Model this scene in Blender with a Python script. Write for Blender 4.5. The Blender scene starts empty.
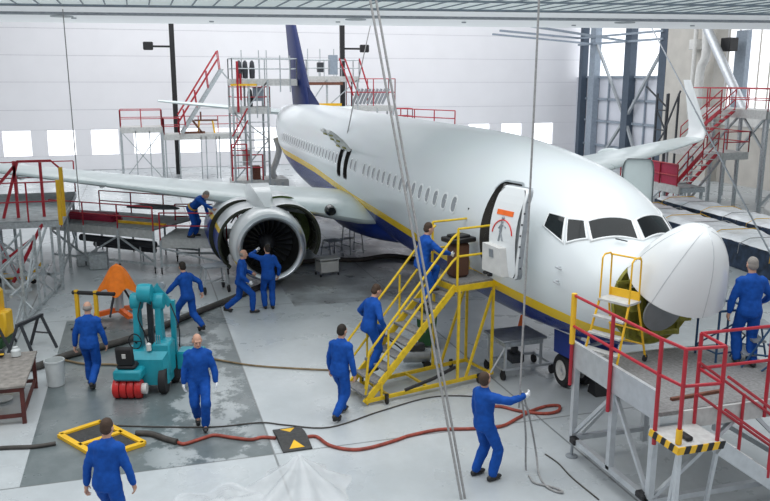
import bpy, bmesh, math, random
from mathutils import Vector as V, Matrix as M, noise
random.seed(7)
COL = bpy.context.scene.collection
SC = bpy.context.scene
PI = math.pi
R = math.radians
# ------------------------------------------------------------------ materials
MATS = {}
def mat(name, col, rough=.5, metal=0., var=.08, scale=6., bump=0., spec=.5, emit=None, es=0., trans=0., alpha=1., coat=0.):
    """principled material with a procedural noise that varies colour, roughness and (optionally) relief"""
    m = bpy.data.materials.new(name); m.use_nodes = True
    nt = m.node_tree; N = nt.nodes; L = nt.links
    b = N['Principled BSDF']
    tc = N.new('ShaderNodeTexCoord'); nz = N.new('ShaderNodeTexNoise')
    nz.inputs['Scale'].default_value = scale; nz.inputs['Detail'].default_value = 5
    L.new(tc.outputs['Object'], nz.inputs['Vector'])
    cr = N.new('ShaderNodeValToRGB')
    lo = [max(0, c*(1-var)) for c in col]; hi = [min(1, c*(1+var)) for c in col]
    cr.color_ramp.elements[0].color = (*lo, 1); cr.color_ramp.elements[1].color = (*hi, 1)
    cr.color_ramp.elements[0].position = .3; cr.color_ramp.elements[1].position = .7
    L.new(nz.outputs['Fac'], cr.inputs['Fac']); L.new(cr.outputs['Color'], b.inputs['Base Color'])
    b.inputs['Roughness'].default_value = rough; b.inputs['Metallic'].default_value = metal
    b.inputs['Specular IOR Level'].default_value = spec
    b.inputs['Coat Weight'].default_value = coat; b.inputs['Coat Roughness'].default_value = .08
    if bump:
        bp = N.new('ShaderNodeBump'); bp.inputs['Strength'].default_value = bump; bp.inputs['Distance'].default_value = .02
        L.new(nz.outputs['Fac'], bp.inputs['Height']); L.new(bp.outputs['Normal'], b.inputs['Normal'])
    if emit: b.inputs['Emission Color'].default_value = (*emit, 1); b.inputs['Emission Strength'].default_value = es
    b.inputs['Transmission Weight'].default_value = trans; b.inputs['Alpha'].default_value = alpha
    MATS[name] = m
    return m
# ------------------------------------------------------------------ mesh builder
def frame(d):
    d = V(d).normalized(); u = V((0, 0, 1)) if abs(d.z) < .95 else V((1, 0, 0))
    x = d.cross(u).normalized(); return x, x.cross(d).normalized()
class MB:
    def __init__(s): s.v = []; s.f = []; s.mi = []; s.cur = 0
    def add(s, vs, fs):
        o = len(s.v); s.v += [tuple(p) for p in vs]
        for f in fs: s.f.append([i+o for i in f]); s.mi.append(s.cur)
        return s
    def box(s, c, d, rz=0., rot=None, bev=0.):
        m = rot if rot is not None else M.Rotation(rz, 3, 'Z')
        x, y, z = d[0]/2, d[1]/2, d[2]/2; b = min(bev, x*.9, y*.9, z*.9)
        if b <= 0:
            vs = [V(c)+m@V((i*x, j*y, k*z)) for k in (-1, 1) for j in (-1, 1) for i in (-1, 1)]
            return s.add(vs, [(0, 2, 3, 1), (4, 5, 7, 6), (0, 1, 5, 4), (2, 6, 7, 3), (0, 4, 6, 2), (1, 3, 7, 5)])
        vs = []; 
        for k in (-1, 1):
            for j in (-1, 1):
                for i in (-1, 1):
                    vs += [V((i*(x-b), j*(y-b), k*z)), V((i*(x-b), j*y, k*(z-b))), V((i*x, j*(y-b), k*(z-b)))]
        bm = bmesh.new()
        for p in vs: bm.verts.new(V(c)+m@p)
        r = bmesh.ops.convex_hull(bm, input=bm.verts); bm.verts.index_update()
        bmesh.ops.dissolve_limit(bm, angle_limit=.01, verts=bm.verts, edges=bm.edges); bm.verts.index_update()
        s.add([v.co.copy() for v in bm.verts], [[v.index for v in f.verts] for f in bm.faces]); bm.free(); return s
    def bar(s, a, b, w=.05, h=None):
        """square section bar from a to b"""
        a = V(a); b = V(b); h = h or w; x, y = frame(b-a)
        vs = [p+x*(i*w/2)+y*(j*h/2) for p in (a, b) for i, j in ((-1, -1), (1, -1), (1, 1), (-1, 1))]
        return s.add(vs, [(3, 2, 1, 0), (4, 5, 6, 7)]+[(i, (i+1) % 4, 4+(i+1) % 4, 4+i) for i in range(4)])
    def tube(s, a, b, r=.02, n=8, r2=None):
        return s.path([a, b], [r, r if r2 is None else r2], n)
    def path(s, pts, r=.02, n=8, closed=False):
        pts = [V(p) for p in pts]; m = len(pts)
        rs = r if isinstance(r, (list, tuple)) else [r]*m
        vs = []; fs = []; px = None
        for i, p in enumerate(pts):
            if closed: d = pts[(i+1) % m]-pts[i-1]
            else: d = pts[min(i+1, m-1)]-pts[max(i-1, 0)]
            if d.length < 1e-9: d = V((0, 0, 1))
            d.normalize()
            if px is None: x, y = frame(d)
            else:
                x = px-d*px.dot(d)
                if x.length < 1e-6: x, y = frame(d)
                x.normalize(); y = x.cross(d)
            px = x
            vs += [p+(x*math.cos(2*PI*k/n)+y*math.sin(2*PI*k/n))*rs[i] for k in range(n)]
        for i in range(m if closed else m-1):
            for k in range(n):
                a = i*n+k; b = i*n+(k+1) % n; j = (i+1) % m
                fs.append((a, b, j*n+(k+1) % n, j*n+k))
        if not closed: fs += [tuple(range(n))[::-1], tuple(range((m-1)*n, m*n))]
        return s.add(vs, fs)
    def loft(s, rings, cap=True, closed=True):
        n = len(rings[0]); vs = [p for r in rings for p in r]; fs = []
        for i in range(len(rings)-1):
            for k in range(n if closed else n-1):
                fs.append((i*n+k, i*n+(k+1) % n, (i+1)*n+(k+1) % n, (i+1)*n+k))
        if cap: fs += [tuple(range(n))[::-1], tuple(range((len(rings)-1)*n, len(rings)*n))]
        return s.add(vs, fs)
    def lathe(s, prof, c=(0, 0, 0), axis=(0, 0, 1), n=20, cap=True):
        """profile of (radius, height along axis)"""
        ax = V(axis).normalized(); x, y = frame(ax)
        return s.loft([[V(c)+ax*h+(x*math.cos(2*PI*k/n)+y*math.sin(2*PI*k/n))*max(r, 1e-4) for k in range(n)] for r, h in prof], cap)
    def prism(s, poly, d):
        """polygon (3d points) pushed along d"""
        n = len(poly); d = V(d)
        return s.add([V(p) for p in poly]+[V(p)+d for p in poly], [tuple(range(n))[::-1], tuple(range(n, 2*n))]+[(i, (i+1) % n, n+(i+1) % n, n+i) for i in range(n)])
    def ball(s, c, r, n=12, m=8):
        if not isinstance(r, (tuple, list)): r = (r, r, r)
        c = V(c); vs = [c+V((0, 0, r[2]))]; fs = []
        for i in range(1, m):
            t = PI*i/m
            vs += [c+V((r[0]*math.sin(t)*math.cos(2*PI*k/n), r[1]*math.sin(t)*math.sin(2*PI*k/n), r[2]*math.cos(t))) for k in range(n)]
        vs.append(c-V((0, 0, r[2]))); e = len(vs)-1
        fs += [(0, 1+k, 1+(k+1) % n) for k in range(n)]
        for i in range(m-2):
            for k in range(n):
                a = 1+i*n+k; b = 1+i*n+(k+1) % n; fs.append((a, a+n, b+n, b))
        fs += [(e, 1+(m-2)*n+(k+1) % n, 1+(m-2)*n+k) for k in range(n)]
        return s.add(vs, fs)
    def build(s, name, ms, parent=None, smooth=None, world=False, loc=None):
        me = bpy.data.meshes.new(name); me.from_pydata(s.v, [], s.f); me.validate()
        for m in (ms if isinstance(ms, (list, tuple)) else [ms]): me.materials.append(MATS[m] if isinstance(m, str) else m)
        if len(me.polygons) == len(s.mi): me.polygons.foreach_set('material_index', s.mi)
        bm = bmesh.new(); bm.from_mesh(me); bmesh.ops.recalc_face_normals(bm, faces=bm.faces); bm.to_mesh(me); bm.free()
        o = bpy.data.objects.new(name, me); COL.objects.link(o)
        if parent is not None:
            o.parent = parent
            if world: me.transform(wm(parent).inverted())
        elif loc is not None:
            me.transform(M.Translation(-V(loc))); o.location = loc
        if smooth:
            for p in me.polygons: p.use_smooth = True
            me.set_sharp_from_angle(angle=R(smooth))
        return o
def wm(o):
    m = M.LocRotScale(o.location, o.rotation_euler, o.scale)
    return wm(o.parent)@m if o.parent else m
def thing(name, label, cat, loc=(0, 0, 0), rz=0., group=None):
    o = bpy.data.objects.new(name, None); COL.objects.link(o); o.empty_display_size = .1
    o.location = loc; o.rotation_euler = (0, 0, rz); o['label'] = label; o['category'] = cat
    if group: o['group'] = group
    return o
def tag(o, label=None, cat=None, group=None, kind=None):
    for k, v in (('label', label), ('category', cat), ('group', group), ('kind', kind)):
        if v: o[k] = v
    return o
def struct(o): o['kind'] = 'structure'; return o
def dup(root, loc, rz=None, label=None):
    def cp(o, par):
        c = o.copy(); COL.objects.link(c)
        if par is not None: c.parent = par
        for ch in list(o.children): cp(ch, c)
        return c
    r = cp(root, None); r.location = loc
    if rz is not None: r.rotation_euler = (0, 0, rz)
    if label: r['label'] = label
    return r
def bars(name, m, parent, lst, r=.025, n=6, world=False, smooth=40, sq=False):
    """one part made of several round (or square) bars"""
    b = MB()
    for it in lst:
        rr = it[2] if len(it) > 2 else r
        if sq: b.bar(it[0], it[1], rr*2)
        else: b.tube(it[0], it[1], rr, n)
    return b.build(name, m, parent, None if sq else smooth, world)
def each(name, m, parent, lst, **k):
    """every bar of the list a part of its own"""
    return [bars(name, m, parent, [it], **k) for it in lst]
def lerp(a, b, t): return a+(b-a)*t
def vl(a, b, t): return V(a)+(V(b)-V(a))*t
def smoothpath(pts, n=6):
    pts = [V(p) for p in pts]; out = []
    for i in range(len(pts)-1):
        p0 = pts[max(i-1, 0)]; p1 = pts[i]; p2 = pts[i+1]; p3 = pts[min(i+2, len(pts)-1)]
        for k in range(n):
            t = k/n
            out.append(.5*((2*p1)+(p2-p0)*t+(2*p0-5*p1+4*p2-p3)*t*t+(3*p1-p0-3*p2+p3)*t**3))
    return out+[pts[-1]]
# ------------------------------------------------------------------ palette
mat('white_paint', (.80, .83, .84), .28, var=.02, scale=1.5, coat=.35)
mat('wing_grey', (.62, .70, .70), .35, var=.05, scale=2, coat=.2)
mat('lip_metal', (.62, .65, .68), .28, .85, var=.05, scale=4)
mat('blue_paint', (.006, .035, .26), .34, var=.1, scale=2, coat=.1)
mat('fin_blue', (.004, .016, .10), .5, var=.1, scale=2, spec=.25)
mat('yellow_paint', (.86, .58, .015), .35, var=.06)
mat('stair_yellow', (.80, .55, .02), .45, var=.15, scale=9)
mat('safety_yellow', (.85, .50, .02), .45, var=.08)
mat('rail_red', (.43, .018, .034), .4, var=.12, scale=9)
mat('screen_red', (.40, .015, .06), .55, var=.08)
mat('aluminium', (.60, .63, .66), .42, .55, var=.08, scale=8)
mat('steel_grey', (.34, .37, .40), .5, .5, var=.15, scale=8)
mat('galvanised', (.48, .52, .54), .5, .5, var=.2, scale=14)
mat('dark_steel', (.055, .06, .07), .55, .4, var=.2)
mat('column_blue', (.06, .085, .12), .5, var=.1)
mat('column_grey', (.27, .32, .38), .5, var=.1)
mat('black_paint', (.012, .012, .014), .5, var=.2)
mat('rubber', (.018, .018, .02), .75, var=.2)
mat('deck_grey', (.24, .24, .24), .7, .1, var=.25, scale=20, bump=.2)
mat('deck_light', (.56, .57, .56), .6, .2, var=.12, scale=10)
mat('deck_panel', (.33, .36, .37), .6, .2, var=.3, scale=5)
mat('glass_dark', (.008, .012, .014), .08, var=.3, scale=3, spec=.3)
mat('pane_grey', (.28, .31, .33), .2, var=.15, scale=30)
mat('zinc', (.27, .26, .035), .5, var=.35, scale=9)
mat('zinc_green', (.10, .16, .035), .5, var=.35, scale=7)
mat('cowl_inside', (.035, .04, .025), .5, .1, var=.4, scale=6, bump=.3)
mat('engine_dark', (.035, .036, .035), .45, .6, var=.5, scale=12, bump=.4)
mat('fan_metal', (.10, .11, .125), .35, .85, var=.15)
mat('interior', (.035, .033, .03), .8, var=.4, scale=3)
mat('teal', (.012, .30, .38), .42, var=.1, scale=5)
mat('red_roller', (.55, .02, .02), .35, var=.15)
mat('orange_cloth', (.95, .21, .006), .7, var=.15, scale=7, bump=.5)
mat('bin_green', (.012, .075, .02), .5, var=.1)
mat('hose_red', (.30, .055, .035), .55, var=.35, scale=10)
mat('hose_dark', (.06, .055, .05), .7, var=.3)
mat('hose_tan', (.25, .18, .10), .7, var=.3)
mat('rope', (.32, .32, .32), .7, var=.2, scale=30)
mat('wood_brown', (.16, .06, .035), .6, var=.3, scale=12)
mat('table_red', (.10, .022, .018), .6, var=.3)
mat('table_top', (.25, .23, .21), .7, var=.3, scale=9)
mat('ramp_black', (.045, .045, .045), .6, var=.3, scale=15, bump=.3)
mat('orange', (.9, .16, .02), .5)
mat('red_mark', (.75, .03, .02), .5)
mat('bucket_white', (.62, .66, .66), .4, var=.06)
mat('film', (.86, .89, .92), .22, var=.06, scale=5, bump=1., spec=.7)
mat('film_clear', (.85, .88, .9), .15, var=.05, scale=4, bump=1., alpha=.45)
mat('skirt_blue', (.025, .045, .085), .75, var=.6, scale=4, bump=.6)
mat('concrete_wall', (.52, .50, .46), .8, var=.08, scale=1.2, bump=.1)
mat('brick_pink', (.45, .40, .38), .8, var=.2)
mat('panel_white', (.86, .86, .89), .55, var=.015, scale=.8)
mat('panel_joint', (.62, .62, .66), .6)
mat('door_panel', (.64, .66, .72), .5, var=.05, scale=1)
mat('soffit', (.86, .87, .88), .5, var=.02)
mat('blue_frame', (.02, .07, .16), .5)
mat('pipe_white', (.66, .66, .64), .5)
mat('daylight', (.9, .92, .95), .5, emit=(.95, .97, 1), es=1.15)
mat('clerestory', (.9, .92, .95), .5, emit=(.95, .97, 1), es=1.0)
mat('glow_tile', (.62, .68, .68), .45, var=.05, scale=.7, emit=(.80, .90, .90), es=.30)  # ceiling tiles, emission added to brighten them
mat('cable_tray', (.40, .43, .45), .5, .4)
mat('cushion', (.015, .015, .017), .6)
mat('brown_bag', (.11, .05, .03), .7, bump=.4)
mat('blue_wrap', (.02, .16, .30), .6)
def translucent(m, f):
    nt = MATS[m].node_tree; N = nt.nodes; L = nt.links; out = N['Material Output']; t = N.new('ShaderNodeBsdfTranslucent'); t.inputs[0].default_value = (.95, .97, .98, 1); mx = N.new('ShaderNodeMixShader'); mx.inputs[0].default_value = f
    L.new(N['Principled BSDF'].outputs[0], mx.inputs[1]); L.new(t.outputs[0], mx.inputs[2]); L.new(mx.outputs[0], out.inputs[0])
translucent('soffit', .65)     # white soffit panel, translucency added so roof lights brighten its underside
# floor: grey sealed concrete, a repaired darker bay with worn patches, slab joints
def floor_mat():
    m = bpy.data.materials.new('floor_concrete'); m.use_nodes = True; nt = m.node_tree; N = nt.nodes; L = nt.links
    b = N['Principled BSDF']; tc = N.new('ShaderNodeTexCoord'); sep = N.new('ShaderNodeSeparateXYZ'); L.new(tc.outputs['Object'], sep.inputs[0])
    def nz(sc, det=5, ro=.55):
        n = N.new('ShaderNodeTexNoise'); n.inputs['Scale'].default_value = sc; n.inputs['Detail'].default_value = det; n.inputs['Roughness'].default_value = ro
        L.new(tc.outputs['Object'], n.inputs['Vector']); return n.outputs['Fac']
    def mr(src, a, c, lo=0., hi=1.):
        n = N.new('ShaderNodeMapRange'); L.new(src, n.inputs[0])
        for i, v in enumerate((a, c, lo, hi)): n.inputs[i+1].default_value = v
        return n.outputs[0]
    def mt(op, a, c=None):
        n = N.new('ShaderNodeMath'); n.operation = op
        for i, v in enumerate((a, c)):
            if v is None: continue
            if hasattr(v, 'links'): L.new(v, n.inputs[i])
            else: n.inputs[i].default_value = v
        return n.outputs[0]
    def mix(f, a, c):
        n = N.new('ShaderNodeMix'); n.data_type = 'RGBA'
        if hasattr(f, 'links'): L.new(f, n.inputs[0])
        else: n.inputs[0].default_value = f
        for i, v in ((6, a), (7, c)):
            if hasattr(v, 'links'): L.new(v, n.inputs[i])
            else: n.inputs[i].default_value = (*v, 1)
        return n.outputs[2]
    X, Y = sep.outputs[0], sep.outputs[1]
    col = mix(mr(nz(.45), .35, .65), (.43, .47, .49), (.55, .59, .61))
    col = mix(mr(nz(5, 8, .7), .3, .75, 0, .35), col, (.36, .38, .38))
    col = mix(mr(nz(1.3, 6, .7), .62, .75, 0, .5), col, (.30, .32, .32))
    # bay mask
    def box(x0, x1, y0, y1):
        f = mt('MULTIPLY', mt('GREATER_THAN', X, x0), mt('LESS_THAN', X, x1))
        return mt('MULTIPLY', f, mt('MULTIPLY', mt('GREATER_THAN', Y, y0), mt('LESS_THAN', Y, y1)))
    bay = box(-11.6, -2.66, -10.25, -6.35)
    worn = mr(nz(.9, 8, .7), .50, .56, 1., .0)
    ex = mt('SUBTRACT', 1., mr(mt('ABSOLUTE', mt('ADD', Y, 7.4)), .0, 1.6))     # wear concentrates along the walked strip
    wf = mt('MAXIMUM', worn, mr(ex, .25, .6, 1., .25))
    bayc = mix(mr(nz(1.8, 6, .7), .35, .7), (.085, .11, .115), (.15, .18, .185))
    col = mix(mt('MULTIPLY', bay, mt('MULTIPLY', mr(wf, 0, 1, .15, 1.), .93)), col, bayc)
    # shade below the wing root and gear, painted in as patchy dark
    under_shade = mt('MULTIPLY', mr(X, -24., -12.5, 1, 1), box(-30, -11.3, -4.4, 4))
    under_shade = mt('MULTIPLY', under_shade, mr(nz(.7, 6, .65), .38, .6, 0, .75))
    col = mix(under_shade, col, (.14, .14, .15))
    # joints every 5 m
    def line(src, off, per, w):
        n = mt('ABSOLUTE', mt('SUBTRACT', mt('MODULO', mt('ADD', src, 100.+off), per), per/2)); return mt('LESS_THAN', n, w)
    j = mt('MAXIMUM', line(Y, 6.8, 4.9, .018), line(X, 6.16, 9., .018))
    col = mix(mt('MULTIPLY', j, .75), col, (.13, .14, .14))
    L.new(col, b.inputs['Base Color'])
    L.new(mr(nz(1.1, 6), .3, .7, .22, .42), b.inputs['Roughness']); b.inputs['Specular IOR Level'].default_value = .55
    bp = N.new('ShaderNodeBump'); bp.inputs['Strength'].default_value = .06; bp.inputs['Distance'].default_value = .01
    L.new(nz(3, 6), bp.inputs['Height']); L.new(bp.outputs[0], b.inputs['Normal'])
    MATS['floor'] = m
floor_mat()
o = struct(MB().box((-17, 2, -.1), (66, 60, .2)).build('floor', 'floor'))
WX = -48.; WY = 25.
# back wall: horizontal insulated panels, with a band of lit windows low down
b = MB()
zs = [0, 1.0, 2.7, 4.0, 5.8, 7.5, 9.2, 10.9, 13.]
wins = []
y = -27.6
while y < 22: wins.append((y, y+1.72)); y += 2.72
for i in range(len(zs)-1):
    if i == 1: continue
    b.box((WX-.15, 0, (zs[i]+zs[i+1])/2), (.3, 56, zs[i+1]-zs[i]-.03))
e = -28.
for a, c in wins+[(28., 28.)]:
    if a > e: b.box((WX-.15, (e+a)/2, 1.85), (.3, a-e, 1.7))
    e = c
b.cur = 1
for z in zs[1:-1]: b.box((WX-.17, 0, z), (.3, 56, .03))
struct(b.build('wall_back', ['panel_white', 'panel_joint']))
for i, (a, c) in enumerate(wins):
    struct(MB().box((WX-.2, (a+c)/2, 1.85), (.1, c-a, 1.7)).build('window_%d' % (i+1), 'daylight'))
# right wall: sliding door panels, concrete pier, high window
b = MB()
b.box((-42.2, WY+.15, 3.1), (11.6, .3, 6.2)); b.cur = 1
b.box((-27, WY+.35, 2.2), (19, .3, 4.4)); b.box((-33.6, WY-.2, 6.5), (4.6, .8, 13)); b.box((-27, WY+.35, 10.5), (19, .3, 3.))
b.cur = 2; b.box((-27., WY+.3, 3.9), (19, .35, 1.))
struct(b.build('wall_right', ['door_panel', 'concrete_wall', 'pipe_white']))
struct(MB().box((-42.2, WY+.2, 9.5), (11.6, .1, 6.6)).build('window_20', 'clerestory'))
b = MB().box((-26.2, WY+.35, 6.7), (10.2, .08, 4.6)); b.cur = 1
for k in range(12): b.box((-31.2+k*.85, WY+.28, 6.7), (.06, .08, 4.6))
struct(b.build('window_21', ['clerestory', 'concrete_wall']))
struct(MB().box((-29.9, WY+.2, 6.6), (.9, .4, 4.4)).build('trim_1', 'column_grey'))
# steelwork of the sliding doors
for i, (x, w, m) in enumerate(((-46.6, .45, 'column_blue'), (-45.0, .75, 'column_grey'), (-40.4, .75, 'column_blue'), (-36.4, .8, 'column_blue'))):
    struct(MB().box((x, WY-.3, 5.2), (w, .5, 10.4)).build('trim_%d' % (i+2), m))
b = MB()
for z in (1.2, 3., 4.6, 6.2): b.box((-41.5, WY-.1, z), (10.2, .12, .16))
for x in (-43.2, -38.6): b.box((x, WY-.1, 3.1), (.1, .12, 6.2))
struct(b.build('trim_6', 'column_grey'))
b = MB()
for p, q in (((-45, 9.), (-40.4, 3.3)), ((-40.4, 3.3), (-36.4, 8.2)), ((-40.4, 3.3), (-38.3, 0)), ((-40.4, 3.3), (-43.6, 0))): b.bar((p[0], WY-.42, p[1]), (q[0], WY-.42, q[1]), .17)
struct(b.build('trim_7', 'cable_tray'))
b = MB()
for z in (8.6, 9.1): b.bar((-47, WY-.6, z), (-36.4, WY-.6, z), .14)
b.bar((-47, WY-.6, 9.1), (-43, 16, 9.3), .14); b.bar((-40.4, WY-.6, 8.6), (-38, 15, 9.4), .14); b.bar((-45, WY-.6, 8.6), (-42, 15, 9.), .12)
struct(b.build('trim_8', 'column_grey'))
# low ceiling bay across the hangar: a grid of tiles with an added glow and a white edge soffit
ce = V((.163, .986, 0)); cn = V((-.986, .163, 0)); c0 = V((-20., .78, 8.0))
def cp(u, w, z=0): return c0+ce*u+cn*w+V((0, 0, z))
BW = -7.6
b = MB(); b.prism([cp(-42, BW), cp(48, BW), cp(48, 0), cp(-42, 0)], (0, 0, .02))
b.cur = 1
for w in (BW+.02, -4.9, -4.5): b.bar(cp(-42, w, -.02), cp(48, w, -.02), .07)
b.cur = 2
for k in range(16): b.lathe([(.08, -.04), (.08, .0)], cp(-32+k*4.3, -1.6-(k % 3)*.5, 0), n=10)
for k in range(6): b.lathe([(.35, -.03), (.35, .0)], cp(-20+k*9.3, -3.3, 0), n=16)
struct(b.build('ceiling', ['soffit', 'steel_grey', 'cable_tray']))
b = MB(); b.prism([cp(-42, -15), cp(48, -15), cp(48, BW-.05), cp(-42, BW-.05)], (0, 0, .06)); b.cur = 1
u = -42
while u < 50: b.bar(cp(u, -15, -.02), cp(u-1.22, BW-.05, -.01), .03); u += .56
for w in (BW-.05, BW-2.6, BW-5.2): b.bar(cp(-42, w, -.02), cp(48, w, -.02), .05)
struct(b.build('window_22', ['glow_tile', 'column_grey']))
# ------------------------------------------------------------------ light
w = bpy.data.worlds.new('hangar_air'); SC.world = w; w.use_nodes = True
w.node_tree.nodes['Background'].inputs[0].default_value = (.93, .96, 1, 1); w.node_tree.nodes['Background'].inputs[1].default_value = .48
def area(name, loc, rot, sx, sy, e, col=(1, 1, 1)):
    l = bpy.data.lights.new(name, 'AREA'); l.shape = 'RECTANGLE'; l.size = sx; l.size_y = sy; l.energy = e; l.color = col
    o = bpy.data.objects.new(name, l); COL.objects.link(o); o.location = loc; o.rotation_euler = rot; return o
area('roof_light', (-1, -6, 15), (0, 0, 0), 16, 26, 3100, (.97, .99, 1))
area('roof_light', (-34, 2, 16), (0, 0, 0), 20, 34, 5000, (.97, .98, 1))
SC.view_settings.view_transform = 'Standard'; SC.view_settings.look = 'None'; SC.view_settings.gamma = 1; SC.view_settings.exposure = 0.
SC.view_settings.use_curve_mapping = False
# ------------------------------------------------------------------ camera
cd = bpy.data.cameras.new('camera'); cam = bpy.data.objects.new('camera', cd); COL.objects.link(cam); SC.camera = cam
cd.sensor_width = 36; cd.lens = 807.33/770*36; cd.clip_end = 300
ya, pt, ro = R(163.1889), R(-12.0729), R(.1144)
F = V((math.cos(ya)*math.cos(pt), math.sin(ya)*math.cos(pt), math.sin(pt))); Rr = V((math.sin(ya), -math.cos(ya), 0)); U = Rr.cross(F)
Rr, U = math.cos(ro)*Rr+math.sin(ro)*U, -math.sin(ro)*Rr+math.cos(ro)*U
cam.matrix_world = M(((Rr.x, U.x, -F.x, 9.7345), (Rr.y, U.y, -F.y, -8.1844), (Rr.z, U.z, -F.z, 6.1114), (0, 0, 0, 1)))
# ------------------------------------------------------------------ airliner: s aft of the nose, t to starboard, z up  ->  world (-s, -t, z)
def A(s, t, z): return V((-s, -t, z))
ST = [ # s, top, bottom, half width, z of widest
 (.45, 2.42, 2.42, .0, 2.42), (.5, 2.62, 2.24, .18, 2.42), (.65, 2.79, 2.06, .36, 2.42), (.9, 2.95, 1.9, .53, 2.43), (1.25, 3.11, 1.76, .69, 2.44), (1.62, 3.24, 1.65, .81, 2.46),
 (1.85, 3.31, 1.57, .94, 2.48), (2.03, 3.37, 1.5, 1.04, 2.5), (2.2, 3.54, 1.46, 1.12, 2.53), (2.4, 3.75, 1.41, 1.2, 2.57), (2.65, 3.95, 1.36, 1.28, 2.61), (3.1, 4.19, 1.27, 1.4, 2.7), (4, 4.45, 1.17, 1.58, 2.85),
 (5.2, 4.63, 1.08, 1.74, 2.98), (6.4, 4.75, 1.04, 1.83, 3.04), (7.8, 4.84, 1.03, 1.88, 3.05), (9.5, 4.87, 1.03, 1.88, 3.06), (24, 4.87, 1.03, 1.88, 3.06), (26.5, 4.87, 1.2, 1.87, 3.1), (29, 4.85, 1.7, 1.78, 3.25), (31.5, 4.8, 2.35, 1.52, 3.5),
 (34, 4.72, 3.0, 1.1, 3.75), (36, 4.6, 3.5, .7, 4.0), (37.4, 4.48, 3.85, .38, 4.15), (38, 4.35, 4.0, .2, 4.18)]
def prof(s):
    s = min(max(s, .45), 37.999)
    i = 0
    while ST[i+1][0] < s: i += 1
    p1, p2 = ST[i], ST[i+1]; p0 = ST[max(i-1, 0)]; p3 = ST[min(i+2, len(ST)-1)]; h = p2[0]-p1[0]; t = (s-p1[0])/h; o = []
    for k in range(1, 5):
        d = (p2[k]-p1[k])/h
        def slope(a, b_, c):
            d1 = (b_[k]-a[k])/(b_[0]-a[0]) if b_[0] > a[0] else None; d2 = (c[k]-b_[k])/(c[0]-b_[0]) if c[0] > b_[0] else None
            if d1 is None: return d2
            if d2 is None: return d1
            return 0. if d1*d2 <= 0 else 2*d1*d2/(d1+d2)
        m1, m2 = slope(p0, p1, p2), slope(p1, p2, p3)
        if i == 0: return_lin = True
        o.append((2*t**3-3*t*t+1)*p1[k]+(t**3-2*t*t+t)*h*m1+(3*t*t-2*t**3)*p2[k]+(t**3-t*t)*h*m2)
    return o
def surf(s, a):
    top, bot, hw, zm = prof(s); c, q = math.cos(a), math.sin(a)
    return A(s, hw*c, zm+(top-zm)*q if q >= 0 else zm+(zm-bot)*q)
def ang(s, z, side=1):
    """angle of the starboard skin point at height z"""
    top, bot, hw, zm = prof(s); q = (z-zm)/((top-zm) if z > zm else (zm-bot)); return math.asin(max(-1, min(1, q)))
def skin(s, z, off=0., side=1):
    """point on the skin at station s and height z; off lifts it along the normal; side=-1 for port"""
    a = ang(s, z); p = surf(s, a); e = 1e-3
    n = (surf(s+e, a)-surf(s-e, a)).cross(surf(s, a+e)-surf(s, a-e)).normalized()
    if n.y > 0: n = -n
    p = p+n*off
    return V((p.x, p.y*side, p.z))
plane = thing('airliner', 'white and dark blue twin-engine airliner with a yellow stripe and its nose cone swung open', 'airplane')
def livery():
    m = bpy.data.materials.new('livery'); m.use_nodes = True; nt = m.node_tree; N = nt.nodes; L = nt.links; b = N['Principled BSDF']
    tc = N.new('ShaderNodeTexCoord'); sp = N.new('ShaderNodeSeparateXYZ'); L.new(tc.outputs['Object'], sp.inputs[0])
    fc = N.new('ShaderNodeFloatCurve'); mp = N.new('ShaderNodeMapRange'); L.new(sp.outputs[0], mp.inputs[0]); mp.inputs[1].default_value = -40; mp.inputs[2].default_value = 0
    L.new(mp.outputs[0], fc.inputs['Value']); cv = fc.mapping.curves[0]
    pts = [(-s, z) for s, z in STRIPE]; pts = sorted(((x+40)/40, z/5) for x, z in pts)
    cv.points[0].location = pts[0]; cv.points[1].location = pts[-1]
    for p in pts[1:-1]: cv.points.new(*p)
    for p in cv.points: p.handle_type = 'VECTOR'
    fc.mapping.update()
    mu = N.new('ShaderNodeMath'); mu.operation = 'MULTIPLY'; L.new(fc.outputs[0], mu.inputs[0]); mu.inputs[1].default_value = 5
    df = N.new('ShaderNodeMath'); df.operation = 'SUBTRACT'; L.new(sp.outputs[2], df.inputs[0]); L.new(mu.outputs[0], df.inputs[1])
    cr = N.new('ShaderNodeValToRGB'); m2 = N.new('ShaderNodeMapRange'); L.new(df.outputs[0], m2.inputs[0]); m2.inputs[1].default_value = -1; m2.inputs[2].default_value = 1
    L.new(m2.outputs[0], cr.inputs[0]); r = cr.color_ramp; r.interpolation = 'CONSTANT'
    r.elements[0].position = 0; r.elements[0].color = (.004, .026, .2, 1); r.elements[1].position = .5-.125; r.elements[1].color = (.90, .60, .008, 1)
    e = r.elements.new(.5); e.color = (.74, .79, .81, 1)
    nz = N.new('ShaderNodeTexNoise'); nz.inputs['Scale'].default_value = 1.2; L.new(tc.outputs['Object'], nz.inputs['Vector'])
    mx = N.new('ShaderNodeMix'); mx.data_type = 'RGBA'; mx.blend_type = 'MULTIPLY'; mx.inputs[0].default_value = .04; L.new(cr.outputs[0], mx.inputs[6]); L.new(nz.outputs['Color'], mx.inputs[7])
    L.new(mx.outputs[2], b.inputs['Base Color']); b.inputs['Roughness'].default_value = .27; b.inputs['Specular IOR Level'].default_value = .38; b.inputs['Coat Weight'].default_value = .15; b.inputs['Coat Roughness'].default_value = .1
    MATS['livery'] = m
STRIPE = [(0, 1.85), (2, 1.93), (2.7, 2.02), (3.6, 2.08), (4.8, 2.14), (9.2, 2.35), (12, 2.43), (15, 2.5), (20.5, 2.8), (24, 2.86), (28.8, 2.9), (33, 3.3), (38, 4.3)]
livery()
NA = 72
def ring(s, off=0.): return [surf(s, 2*PI*k/NA) for k in range(NA)]
b = MB(); S0 = 1.62
ss = [S0+.0]; s = S0
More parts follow.
